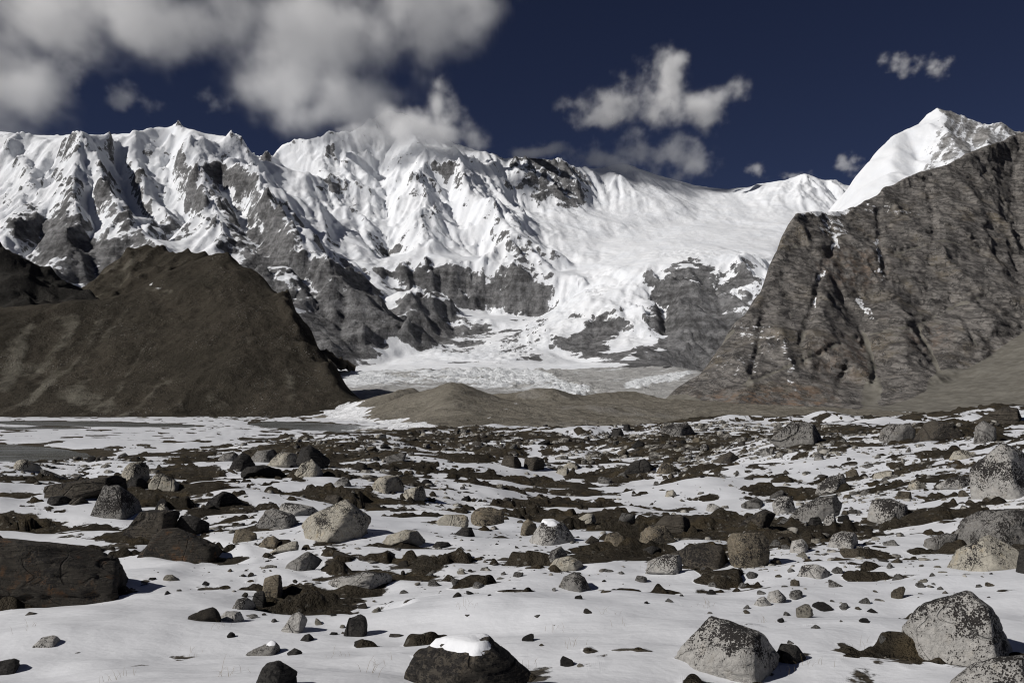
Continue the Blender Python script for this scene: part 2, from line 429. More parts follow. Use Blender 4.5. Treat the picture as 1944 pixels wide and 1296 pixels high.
ROCK = [
    (1330, 585, 115, 105, -5, 0.45), (330, 270, 160, 25, 0, -0.35), (150, 290, 120, 40, 0, -0.25), (860, 340, 180, 60, 10, -0.25),
    (100, 440, 150, 55, 10, 0.55), (620, 580, 130, 110, 40, 0.9), (450, 470, 130, 60, 50, 0.5), (330, 470, 90, 40, 20, 0.5), (790, 610, 80, 50, 20, 0.5), (640, 400, 60, 30, 55, 0.45), (860, 380, 60, 40, 20, 0.35), (985, 470, 60, 40, 40, 0.4), (230, 330, 60, 40, 60, 0.3), (380, 350, 80, 40, 50, 0.3),  # bare rock (weight > 0), deep snow (weight < 0)
    (120, 450, 130, 40, 25, 1.0), (200, 520, 120, 60, 10, 1.4), (60, 500, 110, 40, 0, 0.5), (230, 400, 90, 25, 60, 0.55), (200, 300, 60, 14, 75, 0.4), (110, 300, 60, 12, -40, 0.35),
    (60, 400, 70, 10, -50, 0.4), (95, 380, 70, 9, -50, 0.4), (20, 340, 60, 10, -45, 0.3),
    (310, 330, 90, 16, 65, 0.55), (345, 420, 80, 20, 60, 0.5), (440, 330, 40, 26, 20, 0.7), (450, 420, 110, 30, 60, 0.7), (400, 300, 60, 14, 60, 0.35), (300, 290, 30, 10, 30, 0.5),
    (500, 520, 110, 60, 50, 1.1), (540, 430, 70, 25, 55, 0.8), (640, 600, 90, 75, 40, 1.6), (680, 650, 60, 60, 0, 1.5), (590, 660, 60, 60, 0, 1.3), (560, 600, 40, 60, 0, 0.8),
    (560, 545, 18, 60, -20, -1.2), (575, 590, 16, 22, 0, -1.5),
    (625, 320, 16, 50, -5, 1.2), (650, 370, 50, 22, 60, 0.6), (690, 420, 60, 14, 60, 0.5), (760, 300, 50, 10, 15, 0.35), (790, 330, 60, 26, 15, 0.75), (760, 360, 50, 10, 10, 0.5),
    (820, 420, 26, 30, 0, 0.9), (720, 410, 40, 12, 40, 0.5), (890, 460, 10, 30, 0, 0.5), (960, 440, 50, 8, 45, 0.5),
    (870, 548, 120, 34, 12, 1.3), (1000, 525, 50, 55, 0, 1.1), (890, 575, 110, 6, 14, -0.9), (800, 520, 60, 5, 10, -0.7), (965, 560, 30, 30, 40, -0.6), (760, 520, 60, 30, 30, 1.2), (700, 560, 80, 30, 50, 0.9), (940, 590, 90, 20, 5, 1.0), (1000, 590, 60, 35, 0, 1.0),
    (800, 600, 60, 40, 20, 0.9), (830, 620, 40, 30, 0, 0.9), (810, 555, 55, 12, 10, -1.2),
    (640, 470, 60, 12, 50, 0.3), (960, 340, 40, 20, 30, 0.4), (1000, 310, 80, 14, 4, 0.9), (1060, 350, 75, 50, 20, 1.25), (1110, 390, 40, 30, 0, 0.6), (900, 330, 40, 10, 40, 0.4), (1050, 410, 60, 20, -20, 0.5),
    (1200, 465, 60, 8, -15, 0.35), (1190, 345, 60, 10, 40, 0.25), (1120, 550, 14, 12, 0, 0.8),
    (1320, 590, 75, 110, -10, 1.5), (1290, 640, 60, 70, 0, 1.4), (1380, 640, 70, 90, 0, 1.4), (1330, 500, 80, 20, -5, 0.8), (1400, 540, 30, 60, -20, 0.9), (1180, 600, 16, 30, -20, 0.9), (1110, 620, 40, 45, -30, 1.3), (1140, 650, 60, 40, -30, 1.5), (1090, 650, 40, 30, -40, 1.0),
    (1235, 600, 12, 40, 0, 1.3), (1210, 640, 16, 40, 10, -0.8), (1200, 580, 22, 40, 10, -1.0), (1250, 640, 5, 60, 0, -0.8), (1380, 510, 20, 30, -40, -0.7), (1330, 520, 14, 30, 30, -0.6),
    (1420, 690, 260, 40, 0, 1.8), (1240, 690, 110, 28, 0, 2.2), (1500, 340, 30, 6, -20, 0.35), (1480, 350, 40, 5, -30, 0.3),
    (1300, 410, 250, 60, 0, -0.9), (560, 330, 70, 40, 0, -0.8), (290, 255, 90, 14, -3, -0.8), (1050, 620, 90, 25, -30, -0.8), (1130, 515, 120, 25, -15, -0.7), (880, 400, 40, 60, 30, -0.4),
    (740, 370, 120, 110, 30, -0.18), (960, 600, 60, 12, 30, -0.5), (760, 680, 60, 30, 20, -1.0),
]
SMOOTH = [(1300, 430, 300, 85, 0, 0.75), (560, 330, 60, 50, 0, 0.5), (300, 255, 90, 16, 0, 0.6), (1050, 620, 110, 40, -30, 0.3), (850, 680, 250, 40, 0, 0.8), (1230, 690, 130, 30, 0, 0.85), (1130, 520, 110, 20, 0, 0.4)]
CELL = 12.0
gx = np.arange(-5250, 5400, CELL); gy = np.arange(3600, 9000, CELL)
X, Y = np.meshgrid(gx, gy)
wx = X + 45 * fbm(X / 520, Y / 520, 3, 11); wy = Y + 45 * fbm(X / 520, Y / 520, 3, 21)
Z = TIN_A(wx, wy)
px, py = to_px(X, Y, Z)
soft = 1 - np.clip(blobs(px, py, SMOOTH), 0, 0.9)
gyy, gxx = np.gradient(blur(Z, 3), CELL)
slope = np.hypot(gxx, gyy)
steep = smooth(0.25, 0.9, slope) * soft
Z = Z + 55 * (ridged(wx / 420, wy / 420, 6, 5, 0.55) - 0.62) * steep * smooth(8600, 7000, Y)
s1 = streaks(Z, 46, 4.5, 1, 4.0)
Z = Z - 24 * (np.abs(s1) - 0.8) * steep
s2 = streaks(Z, 34, 2.2, 2, 2.5)
Z = Z - 19 * (np.abs(s2) - 0.8) * steep
s3 = streaks(Z, 26, 1.0, 3, 2.0)
Z = Z - 11.0 * (np.abs(s3) - 0.8) * steep
Z = Z + 9 * (ridged(X / 90, Y / 90, 4, 31, 0.6) - 0.6) * (0.25 + 0.75 * steep)
px, py = to_px(X, Y, Z)
# seracs and crevasses of the icefalls
ice = np.clip(blobs(px, py, [(1040, 625, 120, 30, -30, 1), (1120, 545, 90, 26, -25, 1), (1210, 610, 30, 60, 10, 1), (1330, 485, 110, 14, 0, 0.8), (900, 665, 120, 22, 0, 0.7), (1460, 520, 30, 40, 0, 0.8), (620, 400, 60, 16, 20, 0.5)]), 0, 1)
Z = Z + ice * 11 * (ridged(X / 44, Y / 34, 3, 77) - 0.5)
gyy, gxx = np.gradient(Z, CELL)
nz = 1 / np.sqrt(1 + gxx ** 2 + gyy ** 2)
nzs = 1 / np.sqrt(1 + blur(gxx, 1.5) ** 2 + blur(gyy, 1.5) ** 2)
alt = smooth(250, 1500, Z)
curv = blur(Z, 3) - Z
SN = 0.16 + 2.2 * (nz - 0.60) * (1 - 0.45 * alt) + 0.9 * (nzs - 0.60) + 0.50 * alt + 0.012 * curv - 0.06 * np.abs(s1) + 0.40 * fbm(X / 260, Y / 260, 5, 51, 0.6) * (1 - 0.4 * alt)
wpx = px + 26 * fbm(X / 230, Y / 230 + Z / 150, 5, 61, 0.6); wpy = py + 26 * fbm(X / 230 + 40, Y / 230 + Z / 150, 5, 62, 0.6)
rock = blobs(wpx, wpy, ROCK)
rock = rock + blobs(wpx, wpy, [(930, 668, 190, 26, 0, 0.7), (1040, 600, 90, 16, -28, 0.35), (1110, 640, 60, 40, -30, 0.5),(940, 655, 160, 36, -8, 1.15), (1010, 640, 80, 34, -30, 0.9), (830, 632, 95, 34, 10, 1.3), (900, 620, 60, 20, 20, 0.7), (760, 640, 60, 30, 30, 0.6)])  # headwall-foot rock, plus cloud shadow on the glacier apron painted in as grey
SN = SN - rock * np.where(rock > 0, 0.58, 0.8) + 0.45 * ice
aspect = gxx * 0.5                       # faces turned from the noon sun keep more powder
SN = np.clip(SN, -0.46, 1.2)

cxm = 0.25 * (X[:-1, :-1] + X[1:, :-1] + X[:-1, 1:] + X[1:, 1:]); cym = 0.25 * (Y[:-1, :-1] + Y[1:, 1:] + Y[1:, :-1] + Y[:-1, 1:])
inview = np.abs(cxm) < 0.66 * cym + 150
qx, qy = px[:-1, :-1], py[:-1, :-1]
bx = np.interp(qy, [p[1] for p in BORDER], [p[0] for p in BORDER])
left_m = (qx < bx) & (cym < 6900) | (qx < 470)
qd = cym
right_m = ~left_m & (((qx > 1095) & (qd > 5250)) | ((qx > 1085) & (qy > 545) & (qd <= 5250)))
butt = right_m & (cym < 5280)
main_m = ~left_m & ~right_m
tag(grid_obj('mountain_left', X, Y, Z, M_ALP, inview & left_m, {'snow': SN}), 'fluted snow mountain with a pyramid peak behind the brown hill', None, None, 'structure')
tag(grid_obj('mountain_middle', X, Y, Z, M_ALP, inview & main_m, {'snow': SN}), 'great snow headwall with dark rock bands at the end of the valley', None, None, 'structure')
tag(grid_obj('mountain_snow_ridge', X, Y, Z, M_ALP, inview & right_m & ~butt, {'snow': SN}), 'smooth bright snow basin below the long white crest', None, None, 'structure')
tag(grid_obj('mountain_buttress', X, Y, Z, M_ALP, inview & butt, {'snow': SN}), 'grey rock buttress with hanging icefalls below the snow basin', None, None, 'structure')

# glacier tongue on the valley floor
t = NT('debris_covered_ice')
p = t.pos()
n1 = t.noise(p, 0.02, 6, 0.65); n2 = t.noise(t.vmath('MULTIPLY', p, (0.35, 1.0, 1.0)), 0.035, 5, 0.6)
v = t.math('ADD', t.attr('snow'), t.math('MULTIPLY', t.math('SUBTRACT', n2, 0.5), 1.8))
c = t.mix(t.step(n1, 0.35, 0.65), (0.30, 0.297, 0.29), (0.43, 0.427, 0.42))
c = t.mix(t.step(v, -0.05, 0.35), c, (0.70, 0.72, 0.74))
M_ICE = t.finish(c, 0.85, t.bump(t.noise(p, 0.09, 5, 0.7), 0.8, 8.0), 0.15)
ty = np.geomspace(1850, 3640, 180)[:, None]; tx = np.linspace(-0.34, 0.50, 340)[None, :]
X, Y = tx * ty, ty + 0 * tx
Z = TIN_A(X, Y)
px, py = to_px(X, Y, Z)
ser = np.clip(blobs(px, py, [(960, 715, 130, 22, 0, 1), (1090, 742, 60, 16, 0, 1.2), (800, 715, 150, 18, 0, 0.6), (1250, 722, 70, 10, -12, 0.8)]), 0, 1)
Z = Z + (3 + 9 * ser) * (ridged(X / 55, Y / 40, 4, 91) - 0.5) + 6 * fbm(X / 160, Y / 160, 3, 92)
SN = -0.22 + 0.75 * ser + 0.5 * fbm(X / 300, Y / 120, 3, 93) + blobs(px, py, [(680, 720, 60, 16, 0, 0.7), (1235, 724, 70, 9, -12, 1.2), (1200, 745, 120, 18, 0, -0.9), (1080, 715, 90, 10, 20, -0.9), (1100, 742, 40, 12, 0, 0.6)])
tag(grid_obj('glacier', X, Y, Z, M_ICE, None, {'snow': SN}), 'grey debris covered glacier tongue filling the valley floor', None, None, 'structure')
# ------------------------------------------------------------------ right-hand snow peak behind the cliff
PK = km([
    [(1560, 430, 3.9), (1600, 388, 4.1), (1622, 345, 4.2), (1640, 312, 4.25), (1662, 285, 4.3), (1700, 256, 4.4), (1738, 235, 4.45), (1760, 214, 4.5), (1776, 205, 4.5), (1800, 214, 4.5), (1832, 228, 4.45), (1880, 231, 4.45),
     (1912, 240, 4.4), (1944, 258, 4.4), (2050, 300, 4.4), (2300, 330, 4.4)],
    [(1776, 205, 4.5), (1800, 250, 4.25), (1812, 290, 4.0), (1830, 330, 3.7)],
    [(1700, 256, 4.4), (1700, 320, 4.05), (1690, 370, 3.7)], [(1740, 300, 4.25), (1740, 350, 3.9)], [(1880, 231, 4.45), (1885, 270, 4.2), (1890, 320, 3.8)], [(1850, 260, 4.35), (1855, 310, 3.95)],
    [(1580, 480, 3.4), (1700, 460, 3.2), (1900, 450, 3.2), (2300, 430, 3.2)], [(1640, 360, 4.0), (1620, 420, 3.65)],
])
BK = [at(px_, 600, 5200.0) for px_ in range(1200, 2700, 60)] + [at(1380, 700, d) for d in (3200., 3600., 4000., 4500., 5000.)] + [at(2700, 600, d) for d in (3200., 4000., 4500.)]
TIN_C = Tin(PK, 60, 600, 3600, 3000, 5200, 14, BK).smoothed(0.8)
C2 = 8.0
X, Y = np.meshgrid(np.arange(1000, 3300, C2), np.arange(3150, 4900, C2))
wx = X + 25 * fbm(X / 240, Y / 240, 3, 111); wy = Y + 25 * fbm(X / 240, Y / 240, 3, 112)
Z = TIN_C(wx, wy)
px, py = to_px(X, Y, Z)
rk = np.clip(smooth(1700, 1830, px + 0.55 * (py - 250)), 0, 1)
Z = Z + (5 + 18 * rk) * (ridged(X / 190, Y / 190, 5, 113) - 0.6)
s1 = streaks(Z, 30, 2.2, 114, 2.5); Z = Z + 3.0 * s1 * (0.3 + 0.7 * rk)
st = np.sin((Z + 0.25 * X + 8 * fbm(X / 90, Z / 60, 3, 116)) / 9.0); Z = Z + rk * 6.0 * fbm((X + 0.6 * Z) / 60, (Y - 0.4 * Z) / 200, 4, 117)
gyy, gxx = np.gradient(Z, C2); nz = 1 / np.sqrt(1 + gxx ** 2 + gyy ** 2)
SN = 1.0 + 1.0 * (nz - 0.7) - 1.15 * rk + 0.12 * s1 - blobs(px, py, [(1800, 215, 28, 7, 30, 0.9), (1640, 385, 90, 9, -25, 0.5)]) + 0.55 * fbm((X - 0.9 * Z) / 26, (Z + 0.3 * X) / 130, 4, 118, 0.6) * rk + 0.35 * fbm(X / 120, Y / 120, 3, 115) * rk
SN = SN - 1.2 * smooth(470, 400, 0 * px + 400)  * 0
kf = (X[:-1, :-1] < 0.67 * Y[:-1, :-1] + 100) & (Z[:-1, :-1] > 380)
tag(grid_obj('mountain_right_peak', X, Y, Z, M_PEAK, kf, {'snow': SN}), 'sharp white snow peak rising behind the dark cliff', None, None, 'structure')

# ------------------------------------------------------------------ right-hand cliff
t = NT('banded_cliff_rock')
p = t.pos()
dip = t.vmath('ADD', p, t.vmath('SCALE', t.n('ShaderNodeCombineXYZ').outputs[0], 0.0))
w1 = t.noise(p, 0.006, 4, 0.6); w2 = t.noise(p, 0.03, 6, 0.65)
zc = t.n('ShaderNodeSeparateXYZ'); t.put(zc.inputs[0], p)
zz = t.math('ADD', t.math('MULTIPLY_ADD', zc.outputs[0], 0.16, zc.outputs[2]), t.math('MULTIPLY', w1, 60.0))
cx = t.n('ShaderNodeCombineXYZ'); t.put(cx.inputs[2], zz); t.put(cx.inputs[0], t.math('MULTIPLY', zc.outputs[0], 0.20))
band = t.noise(cx.outputs[0], 0.11, 6, 0.7)
fine = t.noise(cx.outputs[0], 0.5, 4, 0.7)
c = t.mix(t.step(band, 0.42, 0.58), (0.080, 0.074, 0.070), (0.225, 0.210, 0.195))
c = t.mix(t.step(fine, 0.56, 0.66, 0.0, 0.6), c, (0.30, 0.285, 0.27))
c = t.mix(t.step(fine, 0.32, 0.42, 0.7, 0.0), c, (0.036, 0.034, 0.033))
c = t.mix(t.step(t.noise(p, 0.011, 4, 0.6), 0.5, 0.72, 0.0, 0.6), c, (0.18, 0.150, 0.105))
c = t.mix(t.step(w2, 0.34, 0.6, 0.55, 0.0), c, (0.045, 0.043, 0.042))
crk = t.math('ABSOLUTE', t.math('SUBTRACT', t.noise(t.vmath('MULTIPLY', p, (1.0, 1.0, 0.55)), 0.014, 5, 0.6, 0.4), 0.5))
c = t.mix(t.step(crk, 0.004, 0.014, 0.75, 0.0), c, (0.030, 0.029, 0.029))
cr2 = t.math('ABSOLUTE', t.math('SUBTRACT', t.noise(t.vmath('ADD', t.vmath('MULTIPLY', p, (0.8, 0.8, 1.3)), (500.0, 0.0, 90.0)), 0.022, 4, 0.6), 0.5))
c = t.mix(t.step(cr2, 0.003, 0.012, 0.5, 0.0), c, (0.27, 0.26, 0.25))
vst = t.noise(t.vmath('MULTIPLY', p, (1.0, 1.0, 0.12)), 0.05, 4, 0.6)
c = t.mix(t.step(vst, 0.58, 0.75, 0.0, 0.35), c, (0.05, 0.046, 0.043))
low = t.attr('rust')
c = t.mix(t.math('MULTIPLY', low, t.step(vst, 0.42, 0.62)), c, (0.19, 0.135, 0.098))
vb = t.n('ShaderNodeTexVoronoi'); vb.feature = 'F1'; vb.inputs['Scale'].default_value = 0.034
dn_ = t.n('ShaderNodeTexNoise'); dn_.inputs['Scale'].default_value = 0.02; dn_.inputs['Detail'].default_value = 4.0; t.put(dn_.inputs['Vector'], p)
pw = t.vmath('ADD', t.vmath('MULTIPLY', p, (1.0, 1.0, 1.5)), t.vmath('SCALE', t.vmath('SUBTRACT', dn_.outputs['Color'], (0.5, 0.5, 0.5)), 60.0))
t.put(vb.inputs['Vector'], pw)
vb2 = t.n('ShaderNodeTexVoronoi'); vb2.feature = 'F1'; vb2.inputs['Scale'].default_value = 0.10; t.put(vb2.inputs['Vector'], pw)
g1 = t.n('ShaderNodeSeparateColor'); t.put(g1.inputs[0], vb.outputs['Color']); g2 = t.n('ShaderNodeSeparateColor'); t.put(g2.inputs[0], vb2.outputs['Color'])
blk = t.math('ADD', t.math('MULTIPLY', g1.outputs[0], 0.55), t.math('MULTIPLY', g2.outputs[0], 0.45))
c = t.mix(t.step(blk, 0.15, 0.45, 0.55, 0.0), c, (0.052, 0.049, 0.047))
c = t.mix(t.step(blk, 0.55, 0.9, 0.0, 0.45), c, (0.23, 0.215, 0.198))
scree = t.attr('scree')
sf = t.step(t.math('ADD', scree, t.math('MULTIPLY', t.math('SUBTRACT', w2, 0.5), 0.5)), 0.45, 0.6)
sc = t.mix(t.step(t.noise(p, 0.05, 5, 0.6), 0.35, 0.65), (0.125, 0.117, 0.100), (0.175, 0.166, 0.145))
c = t.mix(sf, c, sc)
sv = t.math('ADD', t.attr('snow'), t.math('MULTIPLY', t.math('SUBTRACT', t.noise(p, 0.09, 5, 0.65), 0.5), 1.4))
c = t.mix(t.step(sv, -0.02, 0.16), c, (0.78, 0.79, 0.81))
h = t.math('ADD', t.math('MULTIPLY', band, 0.8), t.math('ADD', t.math('MULTIPLY', blk, 1.6), w2))
M_CLIFF = t.finish(c, 0.9, t.bump(h, t.math('MULTIPLY_ADD', sf, -0.75, 1.0), 7.0), 0.15)

CLF = km([
    [(1505, 402, 2.32), (1516, 398, 2.34), (1545, 396, 2.38), (1600, 393, 2.5), (1630, 385, 2.55), (1680, 352, 2.68), (1740, 322, 2.78), (1790, 312, 2.83), (1830, 292, 2.88), (1900, 262, 2.98), (1944, 243, 3.05), (2100, 195, 3.2), (2400, 150, 3.4)],
    [(1505, 402, 2.32), (1488, 440, 2.24), (1470, 480, 2.18), (1455, 525, 2.1), (1430, 565, 2.04), (1405, 600, 1.99), (1380, 640, 1.93), (1350, 680, 1.86), (1315, 715, 1.8), (1290, 745, 1.74), (1282, 765, 1.7)],
    [(1600, 393, 2.5), (1590, 460, 2.3), (1575, 540, 2.12), (1560, 620, 1.95), (1530, 700, 1.78), (1500, 770, 1.62)],
    [(1590, 570, 2.13), (1625, 620, 2.03), (1650, 670, 1.93), (1660, 720, 1.8), (1650, 770, 1.66)],                # gully
    [(1690, 355, 2.68), (1690, 450, 2.38), (1700, 540, 2.18), (1710, 620, 1.99), (1735, 700, 1.81), (1745, 745, 1.7)],
    [(1800, 310, 2.84), (1800, 420, 2.5), (1820, 520, 2.25), (1840, 600, 2.08), (1800, 660, 1.93), (1790, 710, 1.82)],
    [(1770, 600, 2.11), (1765, 650, 1.99), (1778, 710, 1.84)],
    [(1880, 300, 2.94), (1900, 380, 2.7), (1930, 480, 2.45), (1944, 540, 2.3)],
    [(1920, 330, 2.95), (1925, 400, 2.75), (1944, 500, 2.5)],
    [(1440, 590, 2.02), (1450, 650, 1.88), (1420, 720, 1.72), (1390, 775, 1.58)],
    [(1480, 560, 2.06), (1490, 640, 1.91), (1470, 720, 1.73), (1450, 775, 1.6)],
    [(1282, 765, 1.7), (1330, 782, 1.58), (1400, 788, 1.5), (1500, 792, 1.46), (1600, 792, 1.44), (1650, 790, 1.44)],
    [(1650, 788, 1.48), (1720, 765, 1.6), (1800, 726, 1.78), (1870, 680, 1.92), (1944, 628, 2.06), (2100, 540, 2.2), (2400, 400, 2.5)],
    [(1700, 795, 1.38), (1800, 795, 1.3), (1944, 795, 1.2), (2200, 795, 1.1), (2600, 795, 1.1)],
    [(1800, 765, 1.55), (1944, 715, 1.62), (2100, 660, 1.7)],
])
FL = [at(p_, 790, d) for p_, d in ((1150, 1300), (1400, 1250), (1700, 1150), (2000, 1000), (2600, 950))]
FL += [at(p_, 772, d) for p_, d in ((1255, 1700), (1262, 1800), (1290, 1900), (1310, 2000), (1345, 2100), (1375, 2200), (1400, 2300), (1420, 2420), (1450, 2600), (1500, 2800), (1600, 3100), (1700, 3300), (1900, 3500), (2200, 3700), (2600, 3800))]
TIN_B = Tin(CLF, 30, 200, 2800, 900, 3700, 7, FL).smoothed(0.8)
ty = np.geomspace(1080, 3250, 480)[:, None]; tx = np.linspace(0.165, 0.65, 440)[None, :]
X, Y = tx * ty, ty + 0 * tx
wx = X + 16 * fbm(X / 130, Y / 130, 3, 121); wy = Y + 20 * fbm(X / 130, Y / 130, 3, 122)
Z = TIN_B(wx, wy)
px, py = to_px(X, Y, Z)
tal = np.interp(px, [1200, 1290, 1400, 1500, 1650, 1720, 1800, 1870, 1944, 2100, 2400], [755, 752, 786, 790, 780, 762, 724, 682, 630, 545, 410])
scree = smooth(-14, 10, py - tal)
gul = blobs(px, py, [(1600, 600, 70, 7, 62, 0.6), (1650, 680, 45, 9, 80, 0.7), (1655, 745, 25, 45, 10, 0.8), (1740, 625, 90, 5, -16, 0.7), (1620, 640, 60, 4, -12, 0.35), (1765, 670, 60, 7, 65, 0.7), (1790, 715, 45, 16, -25, 0.8), (1900, 450, 90, 8, 65, 0.5),
                     (1500, 690, 110, 6, -28, 0.6), (1330, 745, 60, 16, -20, 0.45), (1380, 640, 40, 6, -45, 0.5), (1430, 590, 22, 14, 0, 0.5), (1530, 650, 40, 5, 70, 0.5)])
rockm = 1 - np.clip(scree, 0, 1)
Z = Z + (1 - rockm) * 1.6 * fbm(X / 40, Y / 60, 4, 125)
# relief of the face is pushed out of and into the wall: pillars, chutes, blocks and beds
bed = Z + 0.14 * X + 22 * fbm(X / 300, Z / 300, 3, 126)
ly = fbm(bed / 15.0, X / 420, 4, 127, 0.62)
dg = 0.80 * X + 0.6 * Z
out = 20 * (ridged(X / 230 + 0.2 * fbm(X / 90, Z / 90, 2, 131), Z / 420 + X / 900, 4, 123) - 0.6) + 6 * fbm(X / 40, Z / 40, 4, 124) + 12 * (ridged(dg / 150, (0.8 * Z - 0.6 * X) / 420, 3, 128) - 0.5) + 3.6 * ly
def groove(lines, half):
    best = np.full(px.shape, 9e9)
    for ln in lines:
        for (ax, ay), (bx_, by_) in zip(ln[:-1], ln[1:]):
            m = (px > min(ax, bx_) - 40) & (px < max(ax, bx_) + 40) & (py > min(ay, by_) - 40) & (py < max(ay, by_) + 40)
            ex, ey = bx_ - ax, by_ - ay
            tt = np.clip(((px[m] - ax) * ex + (py[m] - ay) * ey) / (ex * ex + ey * ey), 0, 1)
            best[m] = np.minimum(best[m], np.hypot(px[m] - ax - tt * ex, py[m] - ay - tt * ey))
    j = best + 4.0 * fbm(X / 28, Z / 28, 3, 145)
    return smooth(half, 0.0, j), smooth(half * 0.5, 0.0, j)
G1 = [[(1562, 391), (1586, 458), (1557, 525), (1543, 583), (1519, 654), (1528, 690)], [(1575, 500), (1581, 530), (1605, 573), (1629, 611), (1648, 654), (1662, 693), (1658, 731)], [(1744, 626), (1768, 664), (1782, 702)],
      [(1868, 329), (1902, 382), (1916, 449), (1935, 511)], [(1820, 583), (1844, 631), (1854, 655)], [(1667, 401), (1672, 468), (1682, 535)], [(1760, 340), (1775, 420), (1768, 500)], [(1450, 600), (1440, 660), (1420, 730)], [(1610, 690), (1590, 740), (1580, 780)]]
G2 = [[(1653, 635), (1744, 616), (1820, 578), (1868, 563)], [(1409, 731), (1485, 702), (1543, 678), (1591, 654)], [(1390, 631), (1323, 698)], [(1700, 480), (1790, 455), (1860, 470)], [(1500, 470), (1570, 455)]]
v1, f1 = groove(G1, 11.0); v2, f2 = groove(G2, 9.0)
fr = bed / 21.0 + 0.8 * fbm(X / 60, Z / 60, 3, 146); fr = fr - np.floor(fr)
step_ = (smooth(0.0, 0.85, fr) * smooth(1.0, 0.85, fr) - 0.5) * smooth(-0.3, 0.5, fbm(X / 160, Z / 110, 3, 147) + 0.15)
gk = 0.45 + 0.55 * smooth(-0.4, 0.5, fbm(X / 90, Z / 90, 2, 148))
out = out - (17 * v1 + 9 * v2) * gk + 7.0 * step_
gul = gul + 0.9 * f2 + 0.75 * f1 * smooth(560, 640, py)
edge_k = 0.6 + 0.4 * smooth(0, 60, px - np.interp(py, [395, 402, 440, 525, 600, 680, 745, 765], [1500, 1505, 1488, 1455, 1405, 1350, 1290, 1282]))
out = out * rockm * edge_k * smooth(-20, 60, Z)
Y2 = Y - out * 0.85
X2 = X - out * 0.28
gz = np.gradient(Z, axis=0) / np.gradient(Y2, axis=0)
ledge = np.gradient(ly, axis=0)
wpx_ = px + 9 * fbm(X / 30, Z / 30, 4, 141, 0.6); wpy_ = py + 7 * fbm(X / 30 + 7, Z / 30, 4, 142, 0.6)
SN = -0.60 - 0.9 * scree + blobs(wpx_, wpy_, [(1560, 400, 60, 9, 0, 0.8), (1580, 430, 40, 20, 30, 0.4), (1586, 462, 5, 18, 20, 1.3), (1556, 525, 4, 10, 20, 1.4), (1547, 575, 4, 10, 30, 1.2), (1668, 480, 5, 60, -5, 0.45), (1665, 515, 12, 4, 0, 0.7), (1640, 585, 30, 6, 50, 0.5),
     (1440, 640, 60, 30, 30, 0.22), (1400, 690, 80, 26, 0, 0.22), (1500, 700, 8, 60, -10, 0.3), (1690, 400, 60, 8, 10, 0.3)]) + 0.16 * ly * smooth(0.1, 0.5, ly) + 0.25 * smooth(1.9, 0.9, np.abs(gz))
rust = blobs(px, py, [(1380, 770, 90, 30, 0, 0.8), (1500, 765, 90, 40, 0, 0.9), (1600, 680, 70, 50, 0, 0.35), (1620, 510, 70, 40, 0, 0.5), (1760, 640, 50, 30, 0, 0.4)])
tag(grid_obj('cliff_right', X2, Y2, Z, M_CLIFF, (Z[:-1, :-1] > -32) , {'snow': SN, 'scree': np.clip(scree, 0, 1) + gul * 0.75, 'rust': np.clip(rust, 0, 1)}),
    'huge dark banded rock cliff with talus at its foot', None, None, 'structure')

# ------------------------------------------------------------------ left-hand hills
def heath_material(name, a, b, pale, stone, sc=1.0):
    t = NT(name)
    p = t.pos()
    n1 = t.noise(p, 0.008 * sc, 5, 0.6); n2 = t.noise(p, 0.05 * sc, 6, 0.7)
    c = t.mix(t.step(n1, 0.36, 0.64), a, b)
    c = t.mix(t.step(n2, 0.30, 0.55, 0.6, 0.0), c, tuple(q * 0.5 for q in a))
    pv = t.math('ADD', t.attr('pale'), t.math('MULTIPLY', t.math('SUBTRACT', n2, 0.5), 0.9))
    c = t.mix(t.step(pv, 0.12, 0.7, 0.0, 0.9), c, pale)
    n3 = t.noise(p, 0.016 * sc, 4, 0.6)
    vo = t.n('ShaderNodeTexVoronoi'); vo.feature = 'F1'; t.put(vo.inputs['Vector'], p); vo.inputs['Scale'].default_value = 0.24 * sc
    vo2 = t.n('ShaderNodeTexVoronoi'); vo2.feature = 'F1'; t.put(vo2.inputs['Vector'], p); vo2.inputs['Scale'].default_value = 0.085 * sc
    sf2 = t.math('MULTIPLY', t.step(vo2.outputs['Distance'], 0.12, 0.22, 1.0, 0.0), t.step(n3, 0.50, 0.66, 0.0, 0.8))
    sf = t.math('MULTIPLY', t.step(vo.outputs['Distance'], 0.14, 0.30, 1.0, 0.0), t.step(n3, 0.45, 0.66, 0.08, 0.9))
    c = t.mix(t.math('MAXIMUM', sf, sf2), c, stone)
    sv = t.math('ADD', t.attr('snow'), t.math('MULTIPLY', t.math('SUBTRACT', n2, 0.5), 2.2))
    c = t.mix(t.step(sv, 0.0, 0.2), c, (0.78, 0.79, 0.81))
    return t.finish(c, 0.95, t.bump(t.math('ADD', n2, t.math('MULTIPLY', t.math('MAXIMUM', sf, sf2), 0.6)), 1.0, 8.0 / sc), 0.08)
M_HEATH = heath_material('brown_heath_hill', (0.040, 0.035, 0.027), (0.057, 0.049, 0.038), (0.135, 0.125, 0.102), (0.24, 0.23, 0.21))
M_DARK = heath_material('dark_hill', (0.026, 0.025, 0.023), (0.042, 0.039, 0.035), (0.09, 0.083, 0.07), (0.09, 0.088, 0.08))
M_MORAINE = heath_material('moraine_gravel', (0.165, 0.150, 0.123), (0.215, 0.197, 0.164), (0.25, 0.235, 0.21), (0.30, 0.29, 0.27), 1.6)

